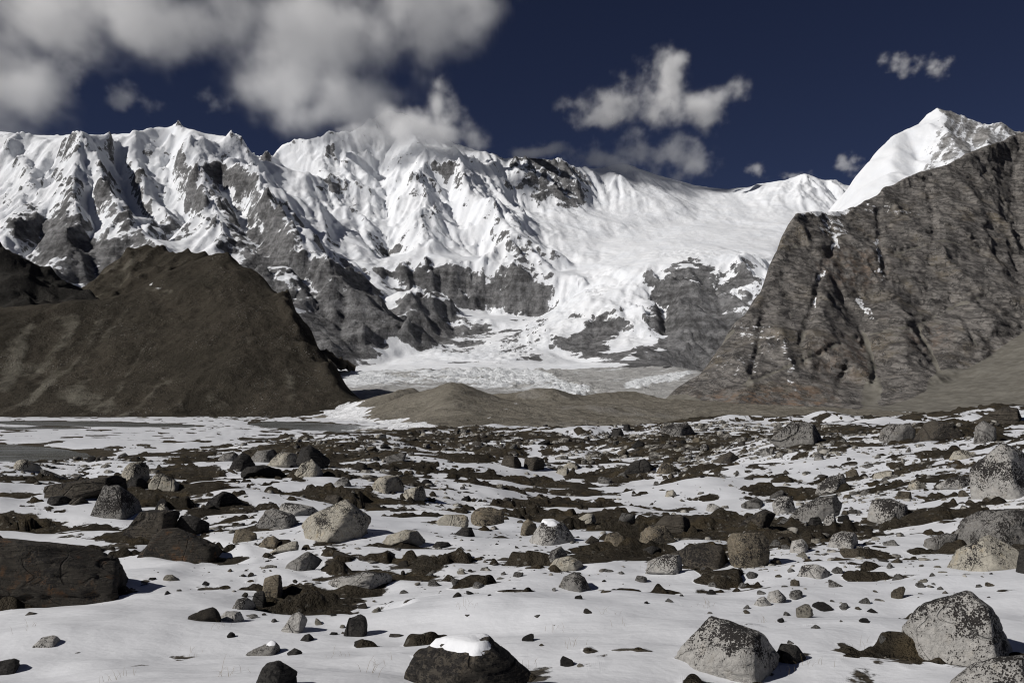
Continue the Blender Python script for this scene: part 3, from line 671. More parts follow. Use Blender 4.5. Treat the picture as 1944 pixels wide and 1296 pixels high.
def hill(name, label, lines, floor, x0, x1, y0, y1, cell, mat, step=40, rough=(14, 160, 4, 40), seed=200, pale=None, snow=None, cut=None, extra=None, spread=1.0):
    tin = Tin(km(lines), step, x0 - 100, x1 + 100, y0 - 100, y1 + 100, cell * 2, floor).smoothed(1.2)
    X, Y = np.meshgrid(np.arange(x0, x1, cell), np.arange(y0, y1, cell))
    wx = X + 14 * fbm(X / 140, Y / 140, 3, seed); wy = Y + 14 * fbm(X / 140, Y / 140, 3, seed + 1)
    Z = tin(wx, wy)
    px, py = to_px(X, Y, Z)
    e = extra(px, py) if extra else 0
    Z = Z + (rough[0] * (1 + 6.0 * e)) * (ridged(X / rough[1], Y / rough[1], 4, seed + 2) - 0.6) + rough[2] * fbm(X / rough[3], Y / rough[3], 4, seed + 3)
    s = streaks(Z, 40, 1.6, seed + 4, 3.0)
    Z = Z + 0.9 * s * (1 + 2 * e)
    px, py = to_px(X, Y, Z)
    P = -0.26 + 0.26 * s + 0.22 * fbm(X / 45, Y / 45, 4, seed + 7, 0.65) + (blobs(px, py, pale) if pale else 0)
    S = -0.9 + 0 * px + (blobs(px + 22 * fbm(X / 60, Y / 60, 4, seed + 8, 0.6), py + 9 * fbm(X / 60 + 9, Y / 60, 4, seed + 9, 0.6), snow) if snow else 0)
    keep = (Z[:-1, :-1] > (cut if cut is not None else -40))
    return tag(grid_obj(name, X, Y, Z, mat, keep, {'pale': P, 'snow': S}), label, None, None, 'structure')

hill('hill_dark_left', 'dark shadowed hill at the left edge below the snow mountain',
     [[(-700, 330, 2.9), (-250, 400, 2.8), (-60, 440, 2.75), (0, 462, 2.7), (30, 478, 2.7), (75, 508, 2.7), (110, 524, 2.7), (150, 556, 2.65), (215, 590, 2.6), (260, 640, 2.55)],
      [(-500, 650, 2.3), (0, 700, 2.3), (300, 720, 2.3)], [(0, 462, 2.7), (20, 540, 2.5), (40, 600, 2.4)]],
     [at(p_, 765, 3300.) for p_ in range(-800, 600, 100)] + [at(p_, 790, 2000.) for p_ in range(-800, 600, 100)] + [at(420, 765, d) for d in (2200., 2600., 3000.)],
     -2600, -900, 2100, 3200, 7.0, M_DARK, seed=210, rough=(30, 180, 6, 40))
hill('hill_scree_left', 'brown scree shoulder between the dark hill and the snow mountain',
     [[(60, 600, 3.3), (150, 540, 3.35), (205, 505, 3.4), (262, 455, 3.45), (290, 455, 3.45), (345, 472, 3.4), (400, 482, 3.35), (480, 560, 3.3), (560, 660, 3.2)],
      [(150, 620, 2.95), (300, 610, 2.95), (450, 640, 2.95)]],
     [at(p_, 700, 3750.) for p_ in range(-200, 900, 80)] + [at(p_, 740, 2500.) for p_ in range(-200, 900, 100)] + [at(-100, 740, 3300.), at(700, 740, 3200.)],
     -2100, -650, 2600, 3700, 7.0, M_HEATH, seed=220, rough=(22, 140, 5, 40), pale=[(270, 540, 150, 60, 0, 0.35)])
hill('hill_brown', 'broad bare brown hill above the lake',
     [[(-900, 520, 1.95), (-300, 580, 1.92), (0, 616, 1.9), (72, 588, 1.97), (143, 578, 2.02), (200, 562, 2.08), (240, 552, 2.12), (290, 540, 2.16), (325, 510, 2.24), (359, 492, 2.28), (411, 474, 2.32), (454, 487, 2.3), (478, 506, 2.27), (507, 530, 2.22), (545, 559, 2.16),
       (564, 583, 2.1), (588, 621, 2.02), (607, 664, 1.93), (626, 707, 1.84), (648, 740, 1.76), (668, 752, 1.72)],
      [(411, 474, 2.32), (430, 580, 2.02), (440, 680, 1.8), (440, 786, 1.6)], [(200, 562, 2.08), (230, 680, 1.82), (230, 786, 1.6)], [(290, 540, 2.16), (330, 660, 1.88), (340, 750, 1.66)],
      [(564, 583, 2.1), (560, 680, 1.86), (560, 770, 1.64)], [(60, 620, 1.92), (100, 700, 1.78), (120, 786, 1.6)],
      [(-900, 793, 1.55), (0, 793, 1.57), (200, 792, 1.57), (450, 791, 1.57), (560, 785, 1.6), (640, 770, 1.66), (680, 758, 1.7)]],
     [at(p_, 812, 1250.) for p_ in range(-1000, 1100, 150)] + [at(p_, 782, 1800.) for p_ in (720, 760, 800, 900, 1000)] + [at(p_, 765, 2800.) for p_ in range(-1000, 900, 150)]
     + [at(p_, 757, d) for p_, d in ((604, 2350.), (625, 2200.), (638, 2080.), (652, 1950.), (665, 1850.), (690, 1740.), (560, 2500.))],
     -1800, -60, 1380, 2650, 5.0, M_HEATH, seed=230, rough=(4, 170, 1.6, 20),
     pale=[(60, 660, 150, 50, -30, 0.5), (30, 740, 90, 40, -30, 0.3), (170, 760, 80, 22, 20, 0.45), (420, 770, 40, 14, 30, 0.4), (330, 745, 60, 8, 60, 0.35), (250, 700, 120, 7, -58, 0.35), (120, 690, 120, 8, -50, 0.4), (200, 640, 100, 6, -50, 0.35), (500, 700, 100, 6, 60, 0.3), (300, 550, 40, 6, 10, 0.5), (330, 745, 330, 50, 0, 0.17), (60, 720, 160, 60, 0, 0.12), (440, 510, 120, 30, 20, -0.3), (560, 600, 120, 30, 60, -0.3)],
     snow=[(690, 786, 70, 26, 0, 1.8), (720, 806, 110, 14, 0, 1.8), (300, 546, 22, 4, 10, 1.0), (560, 600, 30, 5, 55, 0.45), (600, 690, 40, 6, 65, 0.45), (630, 735, 30, 6, 60, 0.5)], extra=lambda px, py: np.clip(blobs(px, py, [(575, 615, 140, 26, 62, 1.0), (440, 490, 60, 14, 15, 0.4)]), 0, 1))
hill('moraine_mound', 'rounded grey brown moraine mounds in the middle of the valley',
     [[(680, 800, 1.18), (712, 768, 1.4), (742, 743, 1.5), (775, 733, 1.55), (800, 734, 1.56), (815, 752, 1.56), (830, 765, 1.56)],
      [(755, 806, 0.98), (785, 784, 1.1), (805, 762, 1.2), (830, 738, 1.25), (855, 723, 1.27), (872, 722, 1.27), (900, 738, 1.25), (940, 756, 1.23), (985, 765, 1.21), (1050, 774, 1.2), (1120, 773, 1.2), (1200, 773, 1.2), (1260, 785, 1.18), (1320, 796, 1.15), (1500, 797, 1.1), (2000, 797, 1.0)],
      [(855, 723, 1.27), (862, 778, 0.98), (868, 818, 0.79)], [(765, 812, 0.88), (850, 820, 0.75), (950, 820, 0.75), (1100, 814, 0.85), (1250, 811, 0.9), (1400, 808, 0.95), (2000, 803, 1.0)], [(690, 803, 1.1), (735, 806, 1.0)],
      [(985, 762, 1.5), (1010, 742, 1.56), (1035, 734, 1.58), (1060, 742, 1.56), (1090, 762, 1.5)], [(1110, 752, 1.7), (1180, 740, 1.8), (1230, 750, 1.75), (1290, 760, 1.7)],
      [(985, 766, 1.36), (1100, 770, 1.36), (1250, 774, 1.36)], [(1040, 772, 1.22), (1056, 795, 0.98), (1076, 812, 0.86)], [(905, 745, 1.25), (930, 785, 1.0), (960, 815, 0.8)]],
     [at(p_, 775, 1950.) for p_ in range(500, 2000, 100)] + [at(p_, 840, 640.) for p_ in range(500, 2000, 150)] + [at(p_, 776, 1650.) for p_ in (600, 650, 700)] + [at(820, 775, 1420.), at(870, 765, 1450.), at(930, 770, 1410.)] + [at(640, 812, 1080.), at(600, 812, 1080.), at(560, 800, 1400.), at(620, 797, 1450.), at(500, 800, 1500.)],
     -330, 560, 640, 1900, 3.5, M_MORAINE, seed=240, rough=(1.6, 70, 1.2, 12), cut=-26.5,
     pale=[(1040, 750, 60, 14, 0, 0.6), (1150, 790, 200, 30, 0, 0.25), (720, 760, 60, 20, -20, 0.2), (800, 815, 60, 15, 0, 0.4)], snow=[(930, 782, 70, 3, -20, 0.9), (990, 805, 150, 14, -8, 0.55), (662, 785, 48, 24, 0, 1.8), (715, 808, 100, 12, 0, 1.8), (775, 814, 60, 8, 0, 1.3), (870, 817, 120, 5, 0, 0.6)])
# ------------------------------------------------------------------ near ground: moraine meadow falling to the lake flats
LAKE_Z = -25.0
GP = [(0, 1296, 5.6), (400, 1296, 5.5), (972, 1296, 5.3), (1500, 1296, 5.2), (1944, 1296, 5.0), (-500, 1296, 6), (2400, 1296, 5),
      (0, 1150, 8.6), (400, 1150, 8.5), (972, 1150, 8.2), (1500, 1150, 7.8), (1944, 1150, 7.0), (-500, 1150, 9), (2400, 1150, 6.5),
      (60, 1080, 12.0), (300, 1050, 13), (600, 1050, 12.5), (972, 1050, 12), (1500, 1050, 11.5), (1944, 1050, 10.0), (-500, 1050, 13), (2400, 1040, 9.5),
      (0, 960, 19), (300, 960, 20), (700, 960, 20), (972, 960, 21), (1300, 960, 20), (1600, 960, 17.5), (1944, 950, 14.5), (-500, 960, 20), (2400, 950, 13),
      (0, 900, 33), (300, 895, 36), (600, 900, 32), (800, 900, 33), (1000, 920, 30), (1200, 910, 31), (1500, 900, 29), (1800, 890, 23), (1944, 880, 20), (2400, 870, 19), (-500, 900, 33),
      (50, 881, 50), (250, 877, 52), (500, 862, 52), (700, 848, 60), (900, 872, 55), (1150, 862, 60), (1450, 850, 55), (1700, 850, 42), (1944, 832, 32), (2400, 810, 32), (-500, 886, 50),
      (100, 877, 64), (500, 842, 76), (720, 830, 95), (880, 814, 150), (1000, 826, 140), (1150, 820, 120), (1300, 804, 110), (1450, 803, 100), (1600, 803, 90), (1750, 805, 80), (1944, 790, 75), (2400, 770, 75), (-500, 884, 64),
      (100, 878, 200), (720, 815, 220), (1000, 810, 260), (1500, 798, 240), (1944, 785, 200)]
gp = np.array([at(a, b, c) for a, b, c in GP])
g_az = np.arctan2(gp[:, 0], gp[:, 1]); g_r = np.hypot(gp[:, 0], gp[:, 1]); g_e = gp[:, 2] / g_r
def _tps(d2):
    return 0.5 * d2 * np.log(d2 + 1e-12)
S_AZ = 2.2
q = np.stack([g_az * S_AZ, np.log(g_r)], -1)
d2 = ((q[:, None] - q[None]) ** 2).sum(-1)
n_ = len(q)
A = np.zeros((n_ + 3, n_ + 3)); A[:n_, :n_] = _tps(d2) + 0.004 * np.eye(n_); A[:n_, n_] = 1; A[:n_, n_ + 1:] = q
A[n_:, :n_] = A[:n_, n_:].T
sol = np.linalg.solve(A, np.concatenate([g_e, np.zeros(3)]))
E_AZ = np.linspace(-0.8, 0.8, 120); E_LR = np.linspace(math.log(4), math.log(300), 160)
ea, el = np.meshgrid(E_AZ * S_AZ, E_LR)
dd = (ea.ravel()[:, None] - q[None, :, 0]) ** 2 + (el.ravel()[:, None] - q[None, :, 1]) ** 2
E = (_tps(dd) @ sol[:n_] + sol[n_] + sol[n_ + 1] * ea.ravel() + sol[n_ + 2] * el.ravel()).reshape(ea.shape)

def near_height(az, r):
    a = np.clip(az, -0.8, 0.8)
    lr = np.log(np.clip(r, 4.0, 300))
    e = bil(E, (a - E_AZ[0]) / (E_AZ[1] - E_AZ[0]), (lr - E_LR[0]) / (E_LR[1] - E_LR[0]))
    z = e * np.clip(r, 4.0, 300)
    back = smooth(0.85, 1.5, np.abs(az))
    z = z * (1 - back) + back * (-1.7 - 0.004 * r)
    return z

CR_PX = [-500, 0, 300, 500, 720, 880, 1000, 1150, 1300, 1500, 1944, 2500]
CR_D = [62, 60, 60, 76, 96, 160, 170, 150, 125, 112, 92, 90]
LAKES = [(-80, 858, 300, 21, 2, 1.0), (170, 805, 230, 5.5, 1, 1.0), (60, 813, 120, 3, 0, 1.0), (620, 811, 160, 9, 3, 1.0), (700, 828, 120, 8, 0, 1.0), (500, 836, 50, 3, 0, 0.9)]

def flat_height(x, y, r):
    px, py = to_px(x, np.maximum(y, 30.0), LAKE_Z)
    nz_ = fbm(x / 70, y / 70, 3, 300)
    L = np.clip(blobs(px + 10 * fbm(x / 40, y / 40, 3, 303), py + 2.4 * nz_ * np.clip(300 / r, 0.15, 1), LAKES), 0, 1)
    zf = LAKE_Z + 0.75 + 0.45 * nz_ + 0.9 * smooth(900, 500, r) * np.clip(fbm(x / 120, y / 120, 2, 304), -0.4, 1)
    zf = zf + 20 * smooth(1300, 1950, r) * smooth(520, 640, px)
    return zf * (1 - L) + L * (LAKE_Z - 0.9), L

def base_ground(x, y, full=False):
    x = np.asarray(x, float); y = np.asarray(y, float)
    r = np.hypot(x, y); az = np.arctan2(x, y)
    zn = near_height(az, r)
    pxc = W_PX / 2 + F_PX * np.tan(np.clip(az, -0.75, 0.75))
    cr = np.interp(pxc, CR_PX, CR_D)
    w = smooth(0, 1, (r - cr) / (90 + 0.55 * cr))
    zf, L = flat_height(x, y, r)
    z = zn * (1 - w) + zf * w
    z = np.where(r > 2200, -32 - (r - 2200) * 0.004, z)
    if full:
        return z, w, L, r
    return z

def rnd_h(x, y):
    r_ = np.hypot(x, y)
    return (0.07 + 0.85 * smooth(8, 45, r_)) * (1 - 0.75 * smooth(-0.25, -0.42, np.arctan2(x, y)) * smooth(30, 50, r_)) * (fbm(x / 11.0, y / 13.0, 3, 310) + 0.15)

BARE = [(90, 1012, 150, 14, 0, 0.9), (360, 1060, 100, 30, 10, 1.0), (430, 1090, 110, 22, -10, 0.7), (110, 905, 120, 18, 5, 0.6), (300, 935, 120, 26, 5, 0.6), (640, 1112, 130, 18, 5, 0.45), (690, 1182, 70, 18, 0, 0.9), (555, 1150, 50, 22, 0, 0.7),
        (700, 905, 100, 30, 15, 0.45), (830, 940, 90, 26, 20, 0.6), (1070, 965, 125, 28, 4, 1.5), (880, 832, 160, 20, 0, 1.1), (1020, 855, 150, 14, 0, 0.8), (1250, 870, 150, 22, -8, 0.8), (1450, 842, 260, 26, -5, 0.75), (1650, 830, 220, 20, 0, 0.6),
        (1480, 1010, 110, 50, -20, 0.6), (1610, 1020, 110, 40, -20, 0.4), (1250, 1005, 120, 26, -18, 0.7), (450, 865, 200, 26, 0, 0.45), (610, 860, 130, 22, 5, 0.7), (350, 1000, 160, 30, 10, 0.35), (1180, 900, 90, 14, 0, 0.5), (1870, 980, 60, 20, 0, 0.5),
        (972, 1250, 1400, 75, 0, -0.22), (250, 1210, 320, 70, 0, -0.6), (1660, 925, 200, 40, -14, -0.5), (930, 892, 130, 16, 10, -0.6), (1300, 930, 130, 20, 0, -0.6), (620, 925, 110, 18, 0, -0.4), (1700, 1140, 320, 50, 0, -0.5), (160, 970, 100, 14, 0, -0.6), (1250, 1100, 160, 26, 0, -0.3),
        (300, 797, 500, 5, 0, -0.6), (230, 880, 100, 8, 0, -0.7), (700, 790, 110, 22, 0, -0.9)]

def ground_fields(x, y):
    z, w, L, r = base_ground(x, y, True)
    px, py = to_px(x, np.maximum(y, 2.0), z)
    bias = blobs(px + 20 * fbm(x / (0.1 * r + 1), y / (0.1 * r + 1), 3, 320), py + 7 * fbm(x / (0.1 * r + 1), y / (0.1 * r + 1), 3, 321), BARE)
    bias = np.where(y > 0, bias, -0.3)
    big = rnd_h(x, y)
    gr = np.clip(r * 0.0016, 0.005, 5)
    lump = 0
    for i, lam in enumerate((0.28, 0.75, 1.9, 4.6, 11.0, 26.0)):
        fade = smooth(1.2, 3.5, lam / (gr * 3)) * (smooth(9.0, 2.0, lam / (2.2 + 0.02 * r)) * smooth(6, 28, r) if lam > 3 else 1.0)
        amp = (0.030, 0.062, 0.090, 0.060, 0.12, 0.22)[i]
        lump = lump + fade * amp * perlin(x / lam + 7.7 * i, y / lam - 3.1 * i, 330 + i) * (1.6 if i < 3 else 1.2)
    lump = lump * (0.55 + 0.45 * smooth(5, 16, r)) * (1 + 0.9 * smooth(90, 200, r))
    lump = lump + 0.03 * np.clip(ridged(x / 0.5, y / 0.5, 2, 345) - 0.5, -0.5, 1) * smooth(40, 8, r)
    tus = smooth(0.15, 0.85, fbm(x / 0.8, y / 0.8, 4, 371, 0.62)) * smooth(0.3, 1.0, 0.85 / (gr * 2.5)) * 0.15 + smooth(0.2, 0.8, fbm(x / 2.8, y / 2.8, 4, 372, 0.6)) * 0.15 * smooth(14, 40, r) + smooth(0.3, 0.8, fbm(x / 9.0, y / 9.0, 3, 373)) * 0.2 * smooth(60, 130, r) * smooth(420, 200, r)
    tus = tus * (0.85 + 0.15 * smooth(6.0, 13.0, r)) * smooth(-0.6, 0.2, fbm(x / 6.0, y / 6.0, 2, 374) + 0.25)
    lump = lump + tus
    sc = 0.115 * (1 + 0.3 * smooth(30, 500, r))
    soil = z + big * (1 - L) + lump * (1 - 0.85 * L)
    drift = 0.10 * fbm(x / 5.5, y / 4.0, 2, 352) * smooth(60, 12, r) + 0.09 * fbm(x / 2.2, y / 1.3, 3, 350) * smooth(200, 20, r) + 0.014 * fbm(x / 0.6, y / 0.35, 2, 351) * smooth(25, 5, r)
    sc = sc + 0.16 * smooth(250, 700, r)
    thick = sc * (0.85 - 0.22 * smooth(10, 18, r) * smooth(200, 90, r) - 0.8 * bias)
    snow = z + big * (1 - L) * 0.97 + drift + thick - 1.5 * L * smooth(0.2, 0.6, L)
    return soil, snow, bias, r, L

t = NT('dark_heath_soil')
p = t.pos()
n1 = t.noise(p, 0.35, 5, 0.6); n2 = t.noise(p, 5.0, 6, 0.7)
c = t.mix(t.step(n1, 0.35, 0.65), (0.027, 0.023, 0.017), (0.060, 0.050, 0.036))
c = t.mix(t.step(n2, 0.42, 0.7, 0.0, 0.7), c, (0.070, 0.060, 0.046))
c = t.mix(t.step(n2, 0.30, 0.45, 0.8, 0.0), c, (0.012, 0.010, 0.008))
n3 = t.noise(p, 0.9, 4, 0.6)
c = t.mix(t.step(n3, 0.62, 0.75, 0.0, 0.55), c, (0.13, 0.12, 0.105))
vp = t.n('ShaderNodeTexVoronoi'); vp.feature = 'F1'; vp.inputs['Scale'].default_value = 9.0; t.put(vp.inputs['Vector'], p)
c = t.mix(t.math('MULTIPLY', t.step(vp.outputs['Distance'], 0.16, 0.26, 1.0, 0.0), t.step(n1, 0.40, 0.62, 0.0, 0.9)), c, (0.17, 0.16, 0.14))
c = t.mix(t.step(t.noise(p, 1.7, 3, 0.6), 0.50, 0.66, 0.0, 0.6), c, (0.088, 0.068, 0.040))
M_SOIL = t.finish(c, 0.95, t.bump(t.math('ADD', n2, t.noise(p, 17.0, 4, 0.7)), 1.0, 0.12), 0.08)
t = NT('cloud_dimmed_snow')
p = t.pos()
n1 = t.noise(t.vmath('MULTIPLY', p, (0.8, 1.6, 1.0)), 1.6, 5, 0.6); n2 = t.noise(p, 14.0, 4, 0.6); n0 = t.noise(p, 0.12, 3, 0.5)
c = t.mix(t.step(n0, 0.35, 0.7), (0.665, 0.675, 0.70), (0.60, 0.615, 0.65))  # snow base dulled: thin cloud shade over the foreground put into the colour
edge = t.noise(p, 3.6, 5, 0.62)
cv = t.math('ADD', t.attr('cover'), t.math('MULTIPLY', t.math('SUBTRACT', edge, 0.5), 0.20))
fs = t.step(cv, 0.004, 0.016)
ds = t.mix(t.step(n2, 0.42, 0.62), (0.024, 0.020, 0.015), (0.075, 0.064, 0.048))
ds = t.mix(t.step(t.noise(p, 0.9, 4, 0.6), 0.60, 0.75, 0.0, 0.55), ds, (0.13, 0.12, 0.105))
c = t.mix(fs, ds, c)
h = t.math('ADD', t.math('MULTIPLY', t.noise(p, 0.9, 3, 0.5), 1.2), t.math('MULTIPLY', n2, 0.10))
h = t.math('ADD', h, t.math('MULTIPLY', t.noise(t.vmath('MULTIPLY', p, (1.0, 2.2, 1.0)), 3.2, 3, 0.55), 0.30))
h = t.math('ADD', h, t.math('MULTIPLY', t.step(t.attr('cover'), -0.02, 0.05), 0.25))
M_SNOW = t.finish(c, 0.75, t.bump(h, 0.45, 0.10), 0.2)

def polar(n_az, n_r, r0, r1):
    fine = np.linspace(-0.64, 0.64, n_az)
    side = np.linspace(0.64, math.pi, 40)[1:]
    az = np.concatenate([-side[::-1], fine, side])
    rr = np.concatenate([[0.6, 1.5], np.geomspace(r0, 5.0, 24)[:-1], np.geomspace(5.0, 190.0, int(n_r * 0.78))[:-1], np.geomspace(190.0, r1, int(n_r * 0.2))])
    A_, R_ = np.meshgrid(az, rr)
    return R_ * np.sin(A_), R_ * np.cos(A_)

X, Y = polar(740, 410, 2.6, 2300.0)
soil, snow, bias, r, L = ground_fields(X, Y)
far = np.array([3500., 6000., 12000., 30000.])
az_row = np.arctan2(X[-1], Y[-1])
X2 = np.concatenate([X] + [np.sin(az_row)[None] * f for f in far]); Y2 = np.concatenate([Y] + [np.cos(az_row)[None] * f for f in far])
Z2 = np.concatenate([soil] + [np.full((1, X.shape[1]), -34.0 - 0.002 * f) for f in far])
tag(grid_obj('ground', X2, Y2, Z2, M_SOIL, None, None, True), 'dark heathy soil of the boulder strewn meadow', None, None, 'structure')
X, Y = polar(610, 340, 2.6, 2150.0)
soil, snow, bias, r, L = ground_fields(X, Y)
tag(grid_obj('snow', X, Y, snow, M_SNOW, None, {'cover': snow - soil}, True), 'thin patchy snow lying over the meadow and lake flats', None, None, 'structure')

t = NT('cold_lake_water')
p = t.pos()
n1 = t.noise(t.vmath('MULTIPLY', p, (0.25, 1.0, 1.0)), 0.06, 4, 0.6)
c = t.mix(t.step(n1, 0.35, 0.65), (0.085, 0.092, 0.090), (0.125, 0.132, 0.130))
M_WATER = t.finish(c, t.step(n1, 0.3, 0.7, 0.12, 0.35), t.bump(t.noise(t.vmath('MULTIPLY', p, (0.4, 1.0, 1.0)), 0.8, 3, 0.6), 0.15, 0.1), 0.5)
me = bpy.data.meshes.new('lake'); me.from_pydata([(-1500, 180, LAKE_Z), (250, 180, LAKE_Z), (250, 1500, LAKE_Z), (-1500, 1500, LAKE_Z)], [], [(0, 1, 2, 3)])
o = bpy.data.objects.new('lake', me); me.materials.append(M_WATER); col.objects.link(o)
tag(o, 'still dark lake water below the brown hill', None, None, 'structure')
# ------------------------------------------------------------------ boulders
import bmesh
_ICO = {}
def ico(sub):
    if sub not in _ICO:
        bm = bmesh.new(); bmesh.ops.create_icosphere(bm, subdivisions=sub, radius=1.0)
        bm.verts.ensure_lookup_table()
        V = np.array([v.co[:] for v in bm.verts]); Fc = np.array([[v.index for v in f.verts] for f in bm.faces])
        bm.free(); _ICO[sub] = (V, Fc)
    return _ICO[sub]

def noise3(P, f, seed, octaves=3):
    x, y, z = P[:, 0] * f, P[:, 1] * f, P[:, 2] * f
    return (fbm(x + 0.37 * z, y + 11.3, octaves, seed) + fbm(y - 0.41 * x, z + 5.1, octaves, seed + 9) + fbm(z + 0.29 * y, x - 3.7, octaves, seed + 17)) * 0.6

def rock_mesh(name, normals, dist, dims, sub, seed, sharp=60.0, rough=1.0, chips=6):
    ax6 = np.concatenate([np.eye(3), -np.eye(3)]); dm_ = np.asarray(dims, float)
    normals = np.concatenate([normals, ax6]); dist = np.concatenate([dist, 1.25 * np.concatenate([dm_, dm_])])
    V, Fc = ico(sub)
    N = V * np.asarray(dims)[None]; N /= np.linalg.norm(N, axis=1)[:, None]
    q_ = np.clip(N @ normals.T / dist[None], 0, None)
    r_ = (q_ ** sharp).sum(1) ** (-1 / sharp)
    P = N * r_[:, None]
    # chips: planes that shave the front and back of the block, then plates that broke away along joints
    rs_ = np.random.RandomState(seed + 5)
    for k_ in range(chips):
        v_ = np.array([rs_.uniform(-0.8, 0.8), rs_.uniform(-1.0, -0.6) * (1 if k_ % 3 else -1), rs_.uniform(-0.3, 0.6)]) / dm_; v_ /= np.linalg.norm(v_)
        pr_ = P @ v_; lim = pr_.max() * rs_.uniform(0.80, 0.96)
        over = pr_ > lim
        P[over] *= (lim / pr_[over])[:, None] ** 0.9
    if sub >= 3:
        ns = 9 if sub == 3 else 22 if sub == 4 else 46
        Qp = P / dm_[None]; Qp = Qp + 0.10 * np.stack([noise3(Qp, 2.0, seed + 60 + i_, 2) for i_ in range(3)], -1)
        sd = Qp[rs_.randint(0, len(P), ns)] * rs_.uniform(0.9, 1.1, (ns, 1))
        d2_ = ((Qp[:, None] - sd[None]) ** 2).sum(-1)
        o2 = np.partition(d2_, 1, axis=1)
        near = d2_.argmin(1)
        lv = rs_.normal(0, 0.014, ns)
        crease = smooth(0.05, 0.0, np.sqrt(o2[:, 1]) - np.sqrt(o2[:, 0]))
        P = P * (1 + rough * (lv[near] - 0.012 * crease))[:, None]
    m = float(np.mean(dims))
    Q = P / m
    k = 1 + rough * (0.022 * noise3(Q, 1.6, seed, 2) + 0.016 * noise3(Q, 6.0, seed + 40, 4))
    cr = np.abs(noise3(Q + 3, 1.3, seed + 80, 2)); k = k - rough * 0.05 * smooth(0.07, 0.0, cr)
    P = P * k[:, None]
    return P, Fc

def hull2(pts):
    pts = sorted(set(pts))
    def half(ps):
        h_ = []
        for p_ in ps:
            while len(h_) > 1 and (h_[-1][0] - h_[-2][0]) * (p_[1] - h_[-2][1]) - (h_[-1][1] - h_[-2][1]) * (p_[0] - h_[-2][0]) <= 0: h_.pop()
            h_.append(p_)
        return h_
    lo = half(pts); up = half(pts[::-1])
    return lo[:-1] + up[:-1]

def stone_material(name, pale, dark, cover, warm=(0.3, 0.25, 0.18), warm_amt=0.3, layer=0.0, base_clean=0.0, scale=1.0):
    t = NT(name)
    o_ = t.obj()
    oi = t.n('ShaderNodeObjectInfo')
    p = t.vmath('ADD', o_, t.vmath('SCALE', (7.3, 3.1, 9.7), oi.outputs['Random']))
    n0 = t.noise(p, 0.75 * scale, 4, 0.55); n1 = t.noise(p, 5.0 * scale, 6, 0.68, 0.6); n2 = t.noise(p, 24.0 * scale, 5, 0.7)
    c = t.mix(t.step(n1, 0.3, 0.7), pale, tuple(v * 0.66 for v in pale))
    c = t.mix(t.step(t.noise(p, 2.1 * scale, 4, 0.6), 0.52, 0.72, 0.0, warm_amt), c, warm)
    c = t.mix(t.step(n2, 0.30, 0.5, 0.45, 0.0), c, tuple(v * 0.45 for v in pale))
    g = t.n('ShaderNodeNewGeometry')
    sp = t.n('ShaderNodeSeparateXYZ'); t.put(sp.inputs[0], g.outputs['Normal'])
    v = t.math('ADD', t.math('MULTIPLY', n1, 0.70), t.math('MULTIPLY', n0, 0.95))
    v = t.math('ADD', v, t.math('MULTIPLY', sp.outputs[2], 0.09))
    if base_clean:
        zc_ = t.n('ShaderNodeSeparateXYZ'); t.put(zc_.inputs[0], o_)
        v = t.math('SUBTRACT', v, t.step(zc_.outputs[2], 0.0, 0.30, base_clean, 0.0))
    vd = t.n('ShaderNodeTexVoronoi'); vd.feature = 'F1'; vd.inputs['Scale'].default_value = 15.0 * scale
    nw = t.n('ShaderNodeTexNoise'); nw.inputs['Scale'].default_value = 20.0 * scale; nw.inputs['Detail'].default_value = 3.0; t.put(nw.inputs['Vector'], p)
    t.put(vd.inputs['Vector'], t.vmath('ADD', p, t.vmath('SCALE', t.vmath('SUBTRACT', nw.outputs['Color'], (0.5, 0.5, 0.5)), 0.09 / scale)))
    v = t.math('ADD', v, t.math('MULTIPLY', t.math('SUBTRACT', n2, 0.5), 0.28))
    v = t.math('ADD', v, t.math('MULTIPLY', t.math('SUBTRACT', 0.42, vd.outputs['Distance']), 0.40))
    lo = 0.96 - 0.34 * cover
    c = t.mix(t.step(v, lo, lo + 0.03), c, t.mix(t.step(n2, 0.35, 0.65), dark, tuple(q_ * 1.9 for q_ in dark)))
    ck = t.math('ABSOLUTE', t.math('SUBTRACT', t.noise(t.vmath('MULTIPLY', p, (1.0, 1.0, 0.6)), 0.30 * scale, 1, 0.4, 0.0), 0.5))
    ck2 = t.math('ABSOLUTE', t.math('SUBTRACT', t.noise(t.vmath('ADD', t.vmath('MULTIPLY', p, (0.7, 0.9, 1.5)), (3.0, 9.0, 4.0)), 0.36 * scale, 1, 0.4, 0.0), 0.5))
    crk = t.math('MAXIMUM', t.step(ck, 0.001, 0.006, 0.7, 0.0), t.step(ck2, 0.001, 0.004, 0.5, 0.0))
    c = t.mix(t.math('MULTIPLY', crk, 0.35), c, tuple(v_ * 0.18 for v_ in pale))
    hgt = t.math('ADD', t.math('MULTIPLY', n1, 0.8), t.math('MULTIPLY', n2, 0.22))
    hgt = t.math('SUBTRACT', hgt, t.math('MULTIPLY', crk, 0.9))
    if layer:
        ly_ = t.noise(t.vmath('MULTIPLY', p, (0.5, 0.5, 4.0)), 3.2 * scale, 5, 0.65, 0.3)
        c = t.mix(t.step(ly_, 0.36, 0.6, layer, 0.0), c, tuple(v_ * 0.5 for v_ in pale))
        hgt = t.math('ADD', hgt, t.math('MULTIPLY', ly_, 1.2))
    return t.finish(c, 0.88, t.bump(hgt, 1.0, 0.22 / scale), 0.2)

